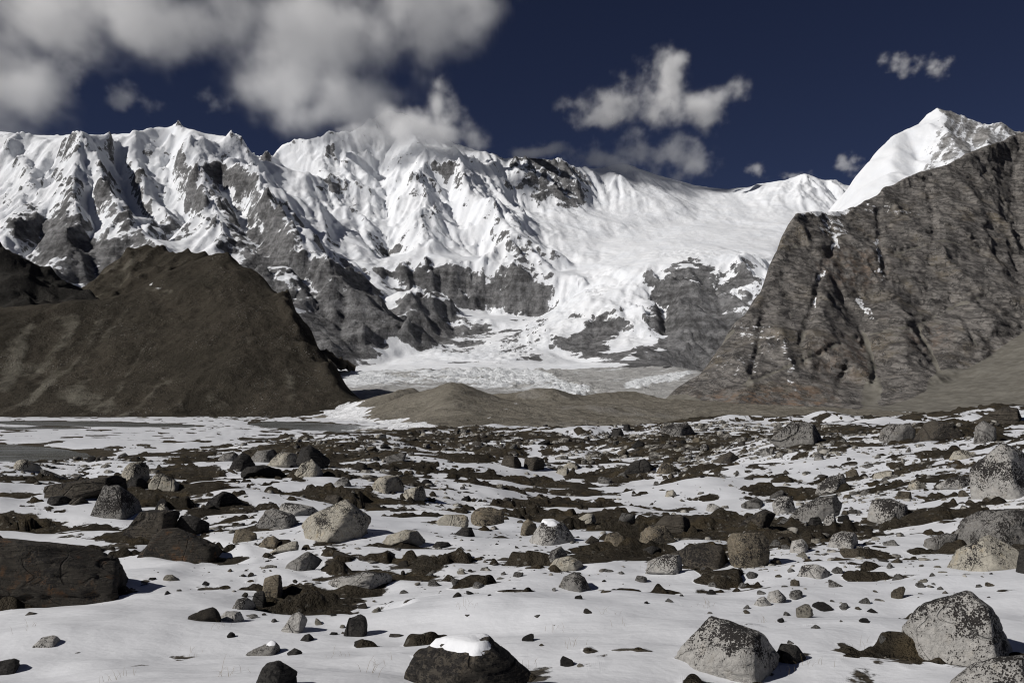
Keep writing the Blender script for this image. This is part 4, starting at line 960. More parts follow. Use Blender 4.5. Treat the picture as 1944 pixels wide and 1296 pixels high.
BLK = (0.022, 0.020, 0.019)
def stone_set(sfx, s):
    return {
        'S': stone_material('speckled_granite' + sfx, (0.47, 0.455, 0.43), BLK, 0.46, (0.36, 0.31, 0.24), 0.25, 0, 0.12, s),
        'C': stone_material('cream_granite' + sfx, (0.46, 0.43, 0.365), BLK, 0.26, (0.42, 0.34, 0.22), 0.45, 0, 0.12, s),
        'G': stone_material('grey_granite' + sfx, (0.27, 0.26, 0.245), BLK, 0.36, (0.22, 0.19, 0.14), 0.3, 0, 0.05, s),
        'B': stone_material('brown_schist' + sfx, (0.120, 0.105, 0.086), BLK, 0.26, (0.13, 0.10, 0.068), 0.5, 0.45, 0, 0.55 * s),
        'K': stone_material('dark_schist' + sfx, (0.066, 0.062, 0.058), (0.016, 0.015, 0.015), 0.30, (0.075, 0.068, 0.05), 0.3, 0.35, 0, 0.6 * s),
        'O': stone_material('rusty_schist' + sfx, (0.085, 0.075, 0.062), BLK, 0.26, (0.19, 0.095, 0.042), 0.8, 0.6, 0, 0.55 * s),
        'T': stone_material('tan_rock' + sfx, (0.28, 0.24, 0.18), BLK, 0.26, (0.26, 0.19, 0.10), 0.5, 0.2, 0, s),
    }
STONE = {'near': stone_set('_near', 6.5), 'mid': stone_set('_mid', 3.0), 'far': stone_set('_far', 1.0)}
TONE = {'S': 'black speckled', 'C': 'pale cream', 'G': 'grey', 'B': 'dark brown', 'K': 'blackish', 'O': 'rusty brown', 'T': 'tan'}

def ray_hit(px_, py_, lift=0.0):
    d_ = np.geomspace(3.5, 260, 1500)
    p_ = at(px_, py_, 1.0)
    so_, sn_ = ground_fields(p_[0] * d_, d_)[:2]
    z_ = np.maximum(so_ - 0.05, sn_) + lift
    k = np.nonzero(p_[2] * d_ < z_)[0]
    return float(d_[k[0]]) if len(k) else None

def region(n):
    return {1: (0, 780, 4.6275), 2: (380, 780, 4.6275), 3: (760, 780, 4.6275), 4: (1140, 780, 4.6275), 5: (1500, 760, 4.32), 6: (360, 1016, 4.6275), 7: (1140, 1016, 4.6275), 0: (0, 0, 1.0)}[n]

LANDMARKS = []   # (px, py, short)
def boulder(reg, pts, kind, short, label, seed, depth=1.1, front=3, sub=None, name='boulder', group=None, D=None, flat=False):
    ox, oy, sc = region(reg)
    P = [(ox + x_ / sc, oy + y_ / sc) for x_, y_ in pts]
    xs = [p_[0] for p_ in P]; ys = [p_[1] for p_ in P]
    w_px, h_px = max(xs) - min(xs), max(ys) - min(ys)
    cxp, cyp = 0.5 * (min(xs) + max(xs)), 0.5 * (min(ys) + max(ys))
    if D is None:
        cr = float(np.interp(cxp, CR_PX, CR_D))
        D = ray_hit(cxp, max(ys) - 1.0) or cr
        D = min(D, cr * 1.15)
    mpp = D / F_PX
    dep = depth * min(w_px, 1.5 * h_px) * mpp
    D = D + 0.30 * dep
    mpp = D / F_PX
    C = Vector(at(cxp, cyp, D))
    hw, hh = 0.5 * w_px * mpp, 0.5 * h_px * mpp
    dep = max(dep, 0.25 * hw)
    L2 = [((x_ - cxp) * mpp, -(y_ - cyp) * mpp) for x_, y_ in P]
    H_ = hull2(L2)
    while len(H_) > 7:                     # straight edges, few corners: split rock, not pebbles
        ar = [abs((H_[i - 1][0] - H_[i][0]) * (H_[(i + 1) % len(H_)][1] - H_[i][1]) - (H_[i - 1][1] - H_[i][1]) * (H_[(i + 1) % len(H_)][0] - H_[i][0])) for i in range(len(H_))]
        H_.pop(ar.index(min(ar)))
    rs = np.random.RandomState(seed)
    nn, dd_ = [], []
    for (ax, ay), (bx_, by_) in zip(H_, H_[1:] + H_[:1]):
        ex, ey = bx_ - ax, by_ - ay
        ln = math.hypot(ex, ey)
        if ln < 1e-6: continue
        nx_, nv = ey / ln, -ex / ln
        d0 = nx_ * ax + nv * ay
        if nv < -0.55: d0 += 0.55 * hh
        d0 = max(d0, 0.12 * min(hw, hh))
        for sg in (-1, 1):
            tl = (rs.uniform(0.02, 0.12) if rs.rand() < 0.7 else rs.uniform(0.3, 0.7)) if sg < 0 else rs.uniform(0.1, 0.6)
            v_ = np.array([nx_, sg * tl, nv]); m_ = np.linalg.norm(v_)
            nn.append(v_ / m_); dd_.append(d0 / m_)
    # a few big planes give the block its faces
    fa = rs.uniform(-0.5, 0.5)
    for k, (a_, e_) in enumerate(((-0.72 + fa, rs.uniform(0.05, 0.45)), (0.95 + fa, rs.uniform(-0.05, 0.3)), (rs.uniform(-0.6, 0.6), rs.uniform(0.6, 1.1)), (math.pi + rs.uniform(-0.5, 0.5), rs.uniform(0.1, 0.6)), (math.pi + rs.uniform(-1, 1), 0.9))):
        v_ = np.array([math.sin(a_) * math.cos(e_), -math.cos(a_) * math.cos(e_), math.sin(e_)])
        sup = max(v_[0] * u_ + v_[2] * w_ for u_, w_ in H_) + abs(v_[1]) * dep * 0.5
        nn.append(v_); dd_.append(max(0.12 * min(hw, hh), sup * (rs.uniform(0.42, 0.62) if k < 2 else rs.uniform(0.66, 0.85))))
    if sub is None:
        sub = 5 if w_px > 75 else 4 if w_px > 24 else 3
    Pm, Fc = rock_mesh('boulder', np.array(nn), np.array(dd_), (hw, dep * 0.5, hh), sub, seed)
    zb = C.z - hh
    Pm[:, 2] += hh
    az = math.atan2(C.x, C.y)
    me = mesh_np(name, Pm, Fc, True)
    o = bpy.data.objects.new(name, me)
    o.location = (C.x, C.y, zb); o.rotation_euler = (0, 0, -az)
    me.materials.append(STONE['near' if D < 14 else 'mid' if D < 40 else 'far'][kind])
    col.objects.link(o)
    tag(o, label, 'boulder', group)
    LANDMARKS.append((cxp, cyp, short, w_px))
    return o

B_ = [
 (0, [(-70, 1030), (0, 1012), (80, 1026), (150, 1038), (200, 1052), (245, 1078), (275, 1110), (286, 1140), (250, 1150), (180, 1142), (90, 1135), (-70, 1125)], 'O', 'huge brown boulder', 'huge dark brown boulder cut by the left edge, its right side in shade'),
 (1, [(420, 690), (430, 640), (700, 600), (1060, 555), (1110, 580), (1120, 680), (1050, 720), (760, 770), (600, 755), (430, 745)], 'B', 'long brown slab', 'long flat brown slab lying near the pond at left'),
 (1, [(1070, 540), (1140, 450), (1240, 440), (1300, 490), (1310, 590), (1200, 610), (1080, 570)], 'C', 'upright cream boulder', 'upright cream boulder standing at the right end of the long brown slab'),
 (1, [(820, 890), (870, 720), (920, 650), (1040, 650), (1150, 720), (1240, 800), (1250, 870), (1180, 940), (950, 940)], 'G', 'big rounded grey boulder', 'big rounded grey boulder in front of the long brown slab'),
 (1, [(1310, 640), (1360, 560), (1420, 540), (1600, 650), (1600, 710), (1500, 730), (1400, 700), (1320, 680)], 'C', 'leaning pale boulder', 'pale boulder sloping down to the right beside the upright cream boulder'),
 (1, [(1120, 640), (1150, 580), (1240, 580), (1310, 650), (1200, 680)], 'K', 'small black rock', 'small black rock tucked under the upright cream boulder'),
 (1, [(390, 825), (430, 750), (560, 740), (615, 780), (540, 830)], 'K', 'dark rock below the slab', 'dark rock below the left end of the long brown slab'),
 (1, [(590, 830), (650, 760), (720, 755), (765, 795), (700, 830)], 'B', 'small brown rock below the slab', 'small brown rock below the middle of the long brown slab'),
 (1, [(110, 510), (150, 430), (220, 420), (330, 470), (370, 540), (200, 535)], 'C', 'pale faced rock by the pond', 'pale faced rock at the near shore of the pond at far left'),
 (1, [(350, 545), (370, 500), (450, 530), (570, 590), (540, 615), (430, 575)], 'G', 'tilted grey slab', 'thin grey slab tilted down to the right near the pond'),
 (1, [(1080, 1100), (1160, 960), (1230, 880), (1340, 865), (1560, 880), (1590, 920), (1540, 1010), (1400, 1100), (1280, 1160)], 'B', 'big flat topped brown block', 'big flat topped brown block in front of the rounded grey boulder'),
 (1, [(1550, 1010), (1590, 910), (1700, 920), (1850, 990), (1840, 1090), (1640, 1050)], 'K', 'black block', 'black shaded block touching the right side of the flat topped brown block'),
 (0, [(278, 1040), (292, 1015), (308, 1002), (338, 1000), (380, 1020), (440, 1050), (420, 1066), (340, 1062), (300, 1056)], 'O', 'rusty slab', 'rusty orange streaked slab just below the flat topped brown block'),
 (1, [(1385, 875), (1400, 820), (1440, 800), (1500, 885)], 'C', 'small white pointed stone', 'small white pointed stone on top of the flat topped brown block'),
 (2, [(265, 490), (290, 430), (370, 360), (430, 390), (470, 450), (400, 505), (300, 515)], 'K', 'black egg shaped boulder', 'smooth black egg shaped boulder left of the cream block'),
 (2, [(290, 545), (400, 490), (560, 470), (680, 510), (760, 560), (700, 585), (520, 575)], 'K', 'long low dark rock', 'long low dark rock lying in front of the black egg shaped boulder'),
 (2, [(610, 450), (680, 370), (720, 350), (850, 380), (860, 460), (800, 500), (680, 480)], 'C', 'bright cream block', 'bright cream block with a square lit face behind the long low dark rock'),
 (2, [(860, 510), (900, 450), (980, 415), (1030, 490), (1100, 550), (1050, 580), (900, 555)], 'C', 'cream and dark wedge', 'cream and dark wedge just right of the bright cream block'),
 (2, [(850, 400), (880, 330), (960, 290), (1050, 350), (1140, 430), (1120, 520), (1020, 490), (930, 430)], 'K', 'dark rock hump', 'dark rock hump rising behind the cream and dark wedge'),
 (2, [(440, 420), (500, 350), (640, 335), (690, 370), (620, 440), (500, 455)], 'G', 'grey white rock', 'grey white rock between the black egg shaped boulder and the cream block'),
 (2, [(150, 435), (200, 370), (290, 355), (330, 380), (280, 445)], 'G', 'grey rock left of the egg', 'grey rock just left of the black egg shaped boulder'),
 (2, [(40, 835), (100, 760), (200, 700), (270, 720), (345, 780), (260, 835), (120, 850)], 'K', 'dark humped boulder', 'dark humped boulder in snow left of the low pale row'),
 (2, [(870, 1000), (920, 930), (1050, 880), (1160, 850), (1270, 775), (1360, 825), (1440, 880), (1500, 940), (1505, 1060), (1470, 1095), (1300, 1115), (1180, 1135), (950, 1135)], 'C', 'large pale pyramid boulder', 'large pale pyramid boulder with black lichen, its right side in shade'),
 (2, [(520, 960), (570, 870), (640, 850), (800, 900), (890, 980), (860, 1040), (700, 1030), (600, 985)], 'G', 'grey sloping boulder', 'grey sloping boulder just left of the large pale pyramid boulder'),
 (2, [(660, 845), (680, 790), (850, 810), (990, 840), (1040, 885), (880, 925), (700, 885)], 'S', 'low pale row', 'low pale row of rock behind the grey sloping boulder'),
 (2, [(1080, 805), (1110, 740), (1200, 735), (1260, 770), (1200, 825)], 'B', 'brown rock behind the pyramid', 'squat brown rock behind the top of the large pale pyramid boulder'),
 (2, [(295, 1135), (310, 1040), (390, 1030), (530, 1090), (540, 1145), (400, 1150)], 'T', 'tan based rock', 'grey rock with a tan base left of the large pale pyramid boulder'),
 (2, [(630, 1225), (700, 1180), (800, 1145), (870, 1145), (900, 1200), (850, 1235)], 'C', 'low cream pair', 'low cream rock in snow below the large pale pyramid boulder'),
 (2, [(500, 1205), (560, 1120), (640, 1095), (740, 1160), (700, 1205)], 'T', 'dark topped tan rock', 'dark topped tan rock left of the low cream rock'),
 (2, [(1510, 645), (1560, 590), (1640, 560), (1720, 570), (1800, 640), (1790, 725), (1700, 725), (1600, 685)], 'C', 'cream rock on the slope', 'cream rock at the head of the slope above the pyramid boulder'),
 (2, [(1590, 1135), (1640, 1090), (1800, 1040), (1900, 1050), (1990, 1110), (1990, 1160), (1700, 1160)], 'C', 'low cream stone with dark end', 'low cream stone with a dark right end, right of the pyramid boulder'),
 (3, [(890, 445), (910, 390), (1020, 395), (1070, 450), (1075, 500), (960, 465)], 'B', 'left brown twin', 'left one of two brown boulders standing side by side mid field'),
 (3, [(1080, 505), (1090, 410), (1200, 400), (1265, 420), (1265, 515), (1180, 520)], 'B', 'right brown twin', 'right one of two brown boulders standing side by side mid field'),
 (3, [(1365, 545), (1390, 490), (1470, 490), (1500, 555), (1420, 570)], 'C', 'cream stone right of the twins', 'cream stone right of the two brown boulders'),
 (3, [(1430, 485), (1480, 445), (1560, 460), (1590, 505), (1500, 515)], 'C', 'upper cream stone', 'upper cream stone behind the cream stone right of the brown pair'),
 (3, [(610, 895), (680, 850), (790, 840), (910, 880), (915, 1005), (840, 1010), (680, 985)], 'T', 'grey tan block', 'grey tan block at the left end of the brown hollow'),
 (3, [(1055, 1075), (1070, 980), (1120, 945), (1190, 990), (1205, 1055), (1150, 1100)], 'T', 'upright tan stone', 'upright tan stone left of the snow tipped speckled boulder'),
 (3, [(1140, 1115), (1210, 1020), (1250, 960), (1340, 955), (1430, 980), (1510, 1080), (1560, 1175), (1400, 1165), (1250, 1145)], 'S', 'snow tipped speckled boulder', 'black and white speckled boulder in front of the brown hollow'),
 (3, [(20, 745), (40, 690), (110, 680), (200, 650), (220, 720), (130, 800), (60, 785)], 'C', 'cracked pale rock', 'cracked pale rock on the slope left of the brown hollow'),
 (3, [(330, 955), (390, 905), (560, 910), (650, 960), (600, 995), (420, 1015)], 'C', 'low pale rock', 'low pale rock left of the grey tan block'),
 (3, [(490, 1065), (540, 1020), (630, 1020), (670, 1105), (580, 1095)], 'K', 'dark slanting stone', 'dark slanting stone below the grey tan block'),
 (3, [(270, 1195), (320, 1145), (420, 1150), (460, 1190), (380, 1210)], 'K', 'flat dark stone', 'flat dark stone in open snow below the low pale rock'),
 (3, [(1600, 1170), (1680, 1090), (1750, 1130), (1740, 1165)], 'B', 'brown triangle stone', 'brown triangular stone right of the speckled boulder by the hollow'),
 (3, [(1470, 995), (1600, 950), (1640, 895), (1720, 900), (1745, 965), (1640, 995), (1520, 1010)], 'C', 'pale slab by the hollow', 'pale slab at the front right edge of the brown hollow'),
 (4, [(200, 550), (270, 450), (390, 415), (460, 500), (540, 555)], 'K', 'dark cone boulder', 'dark cone shaped boulder right of the cream stones mid field'),
 (4, [(490, 535), (540, 460), (600, 450), (700, 520), (620, 555)], 'T', 'tan pyramid stone', 'tan pyramid stone just right of the dark cone shaped boulder'),
 (4, [(985, 460), (1060, 390), (1140, 350), (1220, 410), (1210, 455)], 'B', 'brown peaked boulder', 'brown peaked boulder on the snowy rise mid right'),
 (4, [(1530, 225), (1580, 150), (1680, 90), (1850, 100), (1990, 150), (2010, 245), (1900, 295), (1600, 285)], 'G', 'large rounded boulder on the crest', 'large rounded grey boulder on the crest below the cliff'),
 (4, [(490, 215), (540, 140), (640, 110), (760, 100), (830, 170), (800, 205), (640, 220)], 'G', 'flat topped crest rock', 'flat topped grey rock at the left end of the snowy crest'),
 (4, [(80, 225), (110, 150), (180, 150), (200, 190), (150, 230)], 'K', 'dark crest rock', 'dark rock at the end of the rubble ridge'),
 (4, [(190, 175), (200, 120), (250, 110), (270, 160), (230, 185)], 'K', 'small dark crest rock', 'small dark upright rock on the skyline of the rubble ridge'),
 (4, [(800, 265), (830, 230), (900, 235), (905, 275), (840, 285)], 'T', 'small tan stone', 'small rounded tan stone below the flat topped crest rock'),
 (4, [(565, 750), (580, 700), (640, 690), (680, 740), (620, 755)], 'C', 'lone pale stone', 'lone pale stone on the open snowfield mid right'),
 (4, [(915, 885), (930, 820), (990, 810), (1070, 850), (1000, 885)], 'S', 'speckled stone', 'speckled stone in snow above the olive oblong boulder'),
 (4, [(500, 975), (560, 920), (700, 905), (810, 960), (815, 1065), (740, 1105), (660, 1085), (560, 1015)], 'B', 'big grey brown block', 'big grey brown block right of the brown hollow'),
 (4, [(330, 1165), (350, 1050), (450, 1000), (560, 1000), (640, 1095), (560, 1125), (400, 1175)], 'T', 'tan block', 'tan block leaning on the left of the big grey brown block'),
 (4, [(10, 1175), (50, 1080), (120, 1050), (200, 1100), (240, 1180), (270, 1215), (120, 1220)], 'T', 'tan rock', 'tan rounded rock at the left end of the group with the tan block'),
 (4, [(1220, 1015), (1260, 960), (1440, 855), (1540, 900), (1520, 935), (1330, 1045)], 'B', 'olive oblong boulder', 'olive brown oblong boulder leaning over the big grey boulder'),
 (4, [(1510, 805), (1560, 750), (1680, 740), (1695, 800), (1620, 905), (1520, 875)], 'S', 'light lichened block', 'light lichened block above the right end of the olive oblong boulder'),
 (0, [(1379, 1028), (1392, 1012), (1420, 1006), (1448, 1009), (1460, 1025), (1459, 1060), (1442, 1075), (1400, 1078), (1387, 1070)], 'T', 'big grey and orange boulder', 'big grey and orange boulder at the foot of the boulder field'),
 (7, [(650, 155), (750, 110), (910, 60), (980, 90), (1060, 90), (1130, 170), (1150, 270), (1040, 292), (900, 205)], 'B', 'brown wedge boulder', 'dark brown wedge boulder left of the big grey and orange boulder'),
 (7, [(365, 178), (380, 120), (450, 90), (540, 110), (540, 188)], 'K', 'black slab stone', 'black stone under a snowy ledge left of the brown wedge boulder'),
 (7, [(400, 305), (420, 230), (560, 170), (700, 165), (760, 220), (740, 295), (660, 350), (540, 330)], 'S', 'blocky speckled rock', 'blocky speckled rock in snow in front of the brown wedge boulder'),
 (7, [(645, 1130), (700, 1010), (830, 860), (970, 710), (1060, 730), (1200, 780), (1400, 830), (1520, 920), (1560, 970), (1440, 1065), (1300, 1095), (1100, 1145), (870, 1195), (680, 1225)], 'S', 'large speckled triangular boulder', 'large triangular boulder with black lichen in the right foreground'),
 (7, [(1525, 1095), (1570, 1000), (1590, 955), (1720, 955), (1740, 1010), (1800, 1060), (1740, 1115), (1640, 1130)], 'K', 'smooth dark grey stone', 'smooth dark grey stone right of the large triangular boulder'),
 (7, [(1260, 1225), (1290, 1140), (1370, 1105), (1460, 1150), (1505, 1220), (1400, 1240)], 'S', 'small speckled stone', 'small speckled stone in front of the smooth dark grey stone'),
 (7, [(1455, 575), (1480, 500), (1560, 475), (1630, 540), (1540, 595)], 'S', 'right speckled pair stone', 'higher one of two speckled stones touching on the open snow at right'),
 (7, [(1340, 625), (1380, 560), (1440, 535), (1500, 600), (1420, 625)], 'S', 'left speckled pair stone', 'lower one of two speckled stones touching on the open snow at right'),
 (0, [(1515, 1092), (1525, 1074), (1550, 1070), (1582, 1083), (1575, 1094), (1540, 1098)], 'S', 'flat speckled stone', 'flat speckled stone below the boulder field at right'),
 (5, [(1490, 690), (1500, 560), (1600, 430), (1740, 340), (1840, 360), (1950, 430), (2000, 600), (1950, 720), (1750, 770), (1620, 820), (1500, 805)], 'S', 'tall black and white boulder', 'tall black and white boulder at the right edge with a pale foot'),
 (5, [(1310, 1225), (1370, 1070), (1440, 980), (1560, 910), (1800, 880), (2000, 880), (2000, 1185), (1800, 1190), (1600, 1180), (1500, 1215)], 'G', 'huge pale slab', 'huge pale slab below the tall black and white boulder at the right edge'),
 (0, [(1808, 1077), (1820, 1050), (1870, 1020), (1880, 1015), (1910, 1030), (1940, 1050), (1965, 1072), (1900, 1083)], 'C', 'pale pointed boulder', 'pale pointed boulder in front of the huge pale slab'),
 (5, [(650, 945), (660, 860), (700, 815), (820, 800), (940, 850), (950, 895), (850, 945), (740, 1005), (640, 1005)], 'S', 'pale cluster boulder', 'pale boulder with a dark lower side on the right snow slope'),
 (5, [(960, 735), (990, 660), (1030, 640), (1105, 690), (1060, 715)], 'C', 'white pointed stone', 'white pointed stone on the right snow slope'),
 (5, [(1220, 695), (1290, 680), (1300, 640), (1380, 615), (1470, 615), (1490, 660), (1430, 715), (1340, 740)], 'S', 'oval speckled rock', 'oval speckled rock just left of the tall black and white boulder'),
 (5, [(210, 765), (230, 690), (310, 630), (430, 595), (465, 680), (390, 715), (290, 755)], 'S', 'slanting pale rock', 'slanting pale rock at the top of the boulder field'),
 (5, [(0, 965), (60, 890), (230, 790), (370, 765), (430, 800), (380, 865), (230, 945), (80, 995)], 'G', 'long grey slab', 'long grey slab rising to the right across the boulder field'),
 (5, [(740, 315), (740, 250), (830, 190), (960, 190), (1030, 240), (1000, 325), (900, 340), (800, 335)], 'G', 'left crest boulder', 'grey faceted boulder on the crest left of the widest crest boulder'),
 (5, [(1030, 295), (1060, 230), (1110, 180), (1190, 160), (1330, 190), (1450, 270), (1440, 305), (1250, 335), (1080, 335)], 'B', 'widest crest boulder', 'widest dark boulder on the crest below the talus'),
 (5, [(1500, 355), (1510, 220), (1590, 160), (1680, 220), (1680, 295), (1600, 355)], 'G', 'square crest boulder', 'square pale grey boulder on the crest right of the widest crest boulder'),
 (5, [(1550, 165), (1650, 100), (1760, 55), (1850, 60), (1950, 110), (1950, 195), (1700, 195)], 'B', 'skyline rock', 'dark skyline rock with snow on its left at the right end of the crest'),
 (5, [(680, 635), (700, 595), (800, 570), (865, 580), (850, 615), (750, 640)], 'C', 'low white slab', 'low white slab on the snow above the pale cluster boulder'),
 (5, [(1310, 485), (1350, 420), (1420, 400), (1540, 440), (1460, 475)], 'C', 'cream rock above the oval', 'cream rock above the oval speckled rock near the crest'),
 (5, [(320, 1175), (350, 1100), (430, 1070), (550, 1080), (580, 1170), (560, 1225), (460, 1205)], 'S', 'speckled field block', 'speckled block in the middle of the boulder field'),
 (5, [(1085, 1205), (1100, 1150), (1280, 1080), (1360, 1090), (1330, 1185), (1200, 1225)], 'G', 'grey rock by the slab', 'grey rock touching the left end of the huge pale slab'),
 (5, [(270, 1015), (290, 950), (360, 920), (390, 980), (380, 1035)], 'S', 'upright field stone', 'upright speckled stone below the long grey slab'),
 (5, [(150, 1015), (160, 960), (240, 950), (260, 1000), (200, 1050)], 'K', 'dark field stone', 'dark stone wedged under the long grey slab'),
 (5, [(0, 1235), (20, 1150), (100, 1130), (170, 1190), (140, 1255)], 'S', 'left field stone', 'speckled rock right of the big grey and orange boulder'),
 (6, [(835, 305), (860, 250), (1040, 140), (1140, 200), (1050, 265), (940, 315)], 'G', 'tilted grey block', 'tilted grey block above the broken tan topped block'),
 (6, [(1205, 465), (1220, 380), (1400, 330), (1560, 315), (1760, 340), (1780, 390), (1600, 455), (1400, 475)], 'S', 'flat oval rock', 'flat oval speckled rock with a tan lower edge'),
 (6, [(640, 485), (660, 370), (760, 345), (840, 360), (840, 500), (760, 565), (660, 565)], 'T', 'broken tan topped block', 'broken block with a tan top left of the flat oval rock'),
 (6, [(550, 565), (570, 500), (650, 490), (700, 600), (640, 668)], 'K', 'split dark slab', 'split dark slab under the broken tan topped block'),
 (6, [(370, 640), (410, 560), (500, 540), (570, 590), (590, 655), (450, 655)], 'G', 'rounded grey rock', 'rounded grey rock left of the split dark slab'),
 (6, [(260, 725), (320, 660), (450, 670), (480, 740), (400, 765)], 'S', 'low speckled rock', 'low speckled rock in snow right of the huge brown boulder'),
 (6, [(810, 825), (900, 690), (960, 670), (1050, 740), (980, 855), (860, 855)], 'S', 'grey speckled wedge', 'grey speckled wedge at the left end of the bare soil bank'),
 (6, [(1370, 825), (1400, 720), (1500, 690), (1580, 740), (1560, 855), (1450, 895)], 'K', 'dark round rock', 'dark round rock set in the bare soil bank'),
 (6, [(970, 920), (1010, 870), (1050, 860), (1110, 920), (1040, 935)], 'K', 'dark knob', 'small dark knob below the grey speckled wedge'),
 (6, [(530, 1020), (740, 935), (800, 980), (805, 1060), (660, 1055)], 'G', 'snow backed wedge', 'grey wedge half covered by a snow drift in the left foreground'),
 (6, [(865, 1020), (920, 985), (990, 1020), (960, 1050), (890, 1050)], 'K', 'small dark stone', 'small dark stone just right of the snow backed grey wedge'),
 (0, [(484, 1300), (500, 1265), (510, 1256), (530, 1254), (540, 1266), (552, 1276), (565, 1278), (568, 1312), (484, 1312)], 'K', 'dark notched boulder', 'dark notched boulder cut by the bottom edge left of the capped boulder'),
 (0, [(748, 1298), (765, 1270), (790, 1240), (830, 1215), (870, 1209), (925, 1203), (945, 1207), (965, 1225), (985, 1250), (1008, 1278), (1000, 1300), (940, 1318), (748, 1318)], 'B', 'snow capped boulder', 'big brown boulder with a snow cap at the bottom centre'),
 (0, [(1716, 1252), (1722, 1200), (1760, 1150), (1800, 1125), (1840, 1119), (1880, 1150), (1905, 1190), (1928, 1225), (1925, 1247), (1880, 1257), (1820, 1262), (1760, 1260)], 'S', 'large white pyramid boulder', 'large white pyramid boulder dotted with black lichen in the right foreground'),
 (0, [(1808, 1310), (1850, 1265), (1895, 1245), (1944, 1238), (1970, 1280), (1970, 1325), (1820, 1325)], 'S', 'speckled corner boulder', 'speckled boulder cut by the bottom right corner'),
 (0, [(65, 1224), (80, 1208), (100, 1206), (118, 1215), (102, 1230), (75, 1230)], 'S', 'lone foreground stone', 'lone small speckled stone in smooth snow at lower left'),
 (0, [(-10, 1274), (0, 1252), (25, 1250), (45, 1262), (40, 1278), (5, 1280)], 'K', 'dark edge stone', 'dark stone cut by the left edge in the near snow'),
 (0, [(1058, 1118), (1070, 1095), (1090, 1085), (1110, 1095), (1121, 1115), (1100, 1122)], 'G', 'lone grey rock', 'lone rounded grey rock on open snow at centre'),
 (0, [(1040, 1078), (1055, 1060), (1080, 1055), (1105, 1065), (1121, 1078), (1080, 1084)], 'C', 'pale rock before the grey one', 'low pale rock in front of a grey one, left of the blocky speckled rock'),
 (0, [(1037, 1068), (1045, 1045), (1065, 1036), (1077, 1050), (1075, 1063), (1050, 1071)], 'G', 'grey rock', 'grey rock behind a low pale rock above the lone rounded grey rock'),
 (0, [(1932, 1075), (1938, 1045), (1960, 1033), (1970, 1090)], 'K', 'dark rock at the edge', 'dark rock cut by the right edge beside the pale pointed boulder'),
]
main_rocks = [boulder(rg, pts, kd, sh, lb, 1000 + 37 * i) for i, (rg, pts, kd, sh, lb) in enumerate(B_)]

# snow cap lying on the bottom boulder
def snow_cap(o, u0, u1, thick, seed):
    """a pad of snow lying on the top of a rock between u0 and u1 of its width"""
    co = np.array([v.co[:] for v in o.data.vertices]); nr = np.array([v.normal[:] for v in o.data.vertices])
    w0, w1 = co[:, 0].min(), co[:, 0].max(); hmx = co[:, 2].max()
    u = (co[:, 0] - w0) / (w1 - w0)
    wgt = smooth(0.45, 0.85, nr[:, 2] + 0.18 * noise3(co / hmx, 5.0, seed + 3, 3)) * smooth(u0, u0 + 0.12, u + 0.05 * noise3(co / hmx, 4.0, seed, 2)) * smooth(u1, u1 - 0.12, u + 0.05 * noise3(co / hmx, 4.0, seed + 1, 2)) * smooth(0.80, 0.93, co[:, 2] / hmx)
    faces = np.array([p.vertices[:] for p in o.data.polygons])
    keep = (wgt[faces].max(1) > 0.05)
    used = np.unique(faces[keep]); new = np.full(len(co), -1); new[used] = np.arange(len(used))
    P = co[used] + np.stack([0 * used, 0 * used, thick * np.clip(wgt[used], 0, 1) ** 0.6 - 0.01 * hmx], -1)
    me = mesh_np('snow_cap', P, new[faces[keep]], True); me.materials.append(M_CAP)
    c = bpy.data.objects.new('snow_cap', me); c.parent = o; col.objects.link(c)
    c['label'] = 'white pad of snow on top of the rock'
t = NT('cap_snow'); M_CAP = t.finish((0.74, 0.75, 0.775), 0.75, t.bump(t.noise(t.obj(), 14.0, 4, 0.6), 0.3, 0.03), 0.2)
def rock_named(txt):
    return next(o for o in main_rocks if o['label'].startswith(txt))
snow_cap(rock_named('big brown boulder with a snow cap'), 0.22, 0.70, 0.014, 1)
snow_cap(rock_named('black and white speckled boulder'), 0.1, 0.6, 0.02, 3)
snow_cap(rock_named('grey wedge half covered'), 0.0, 0.85, 0.012, 2)

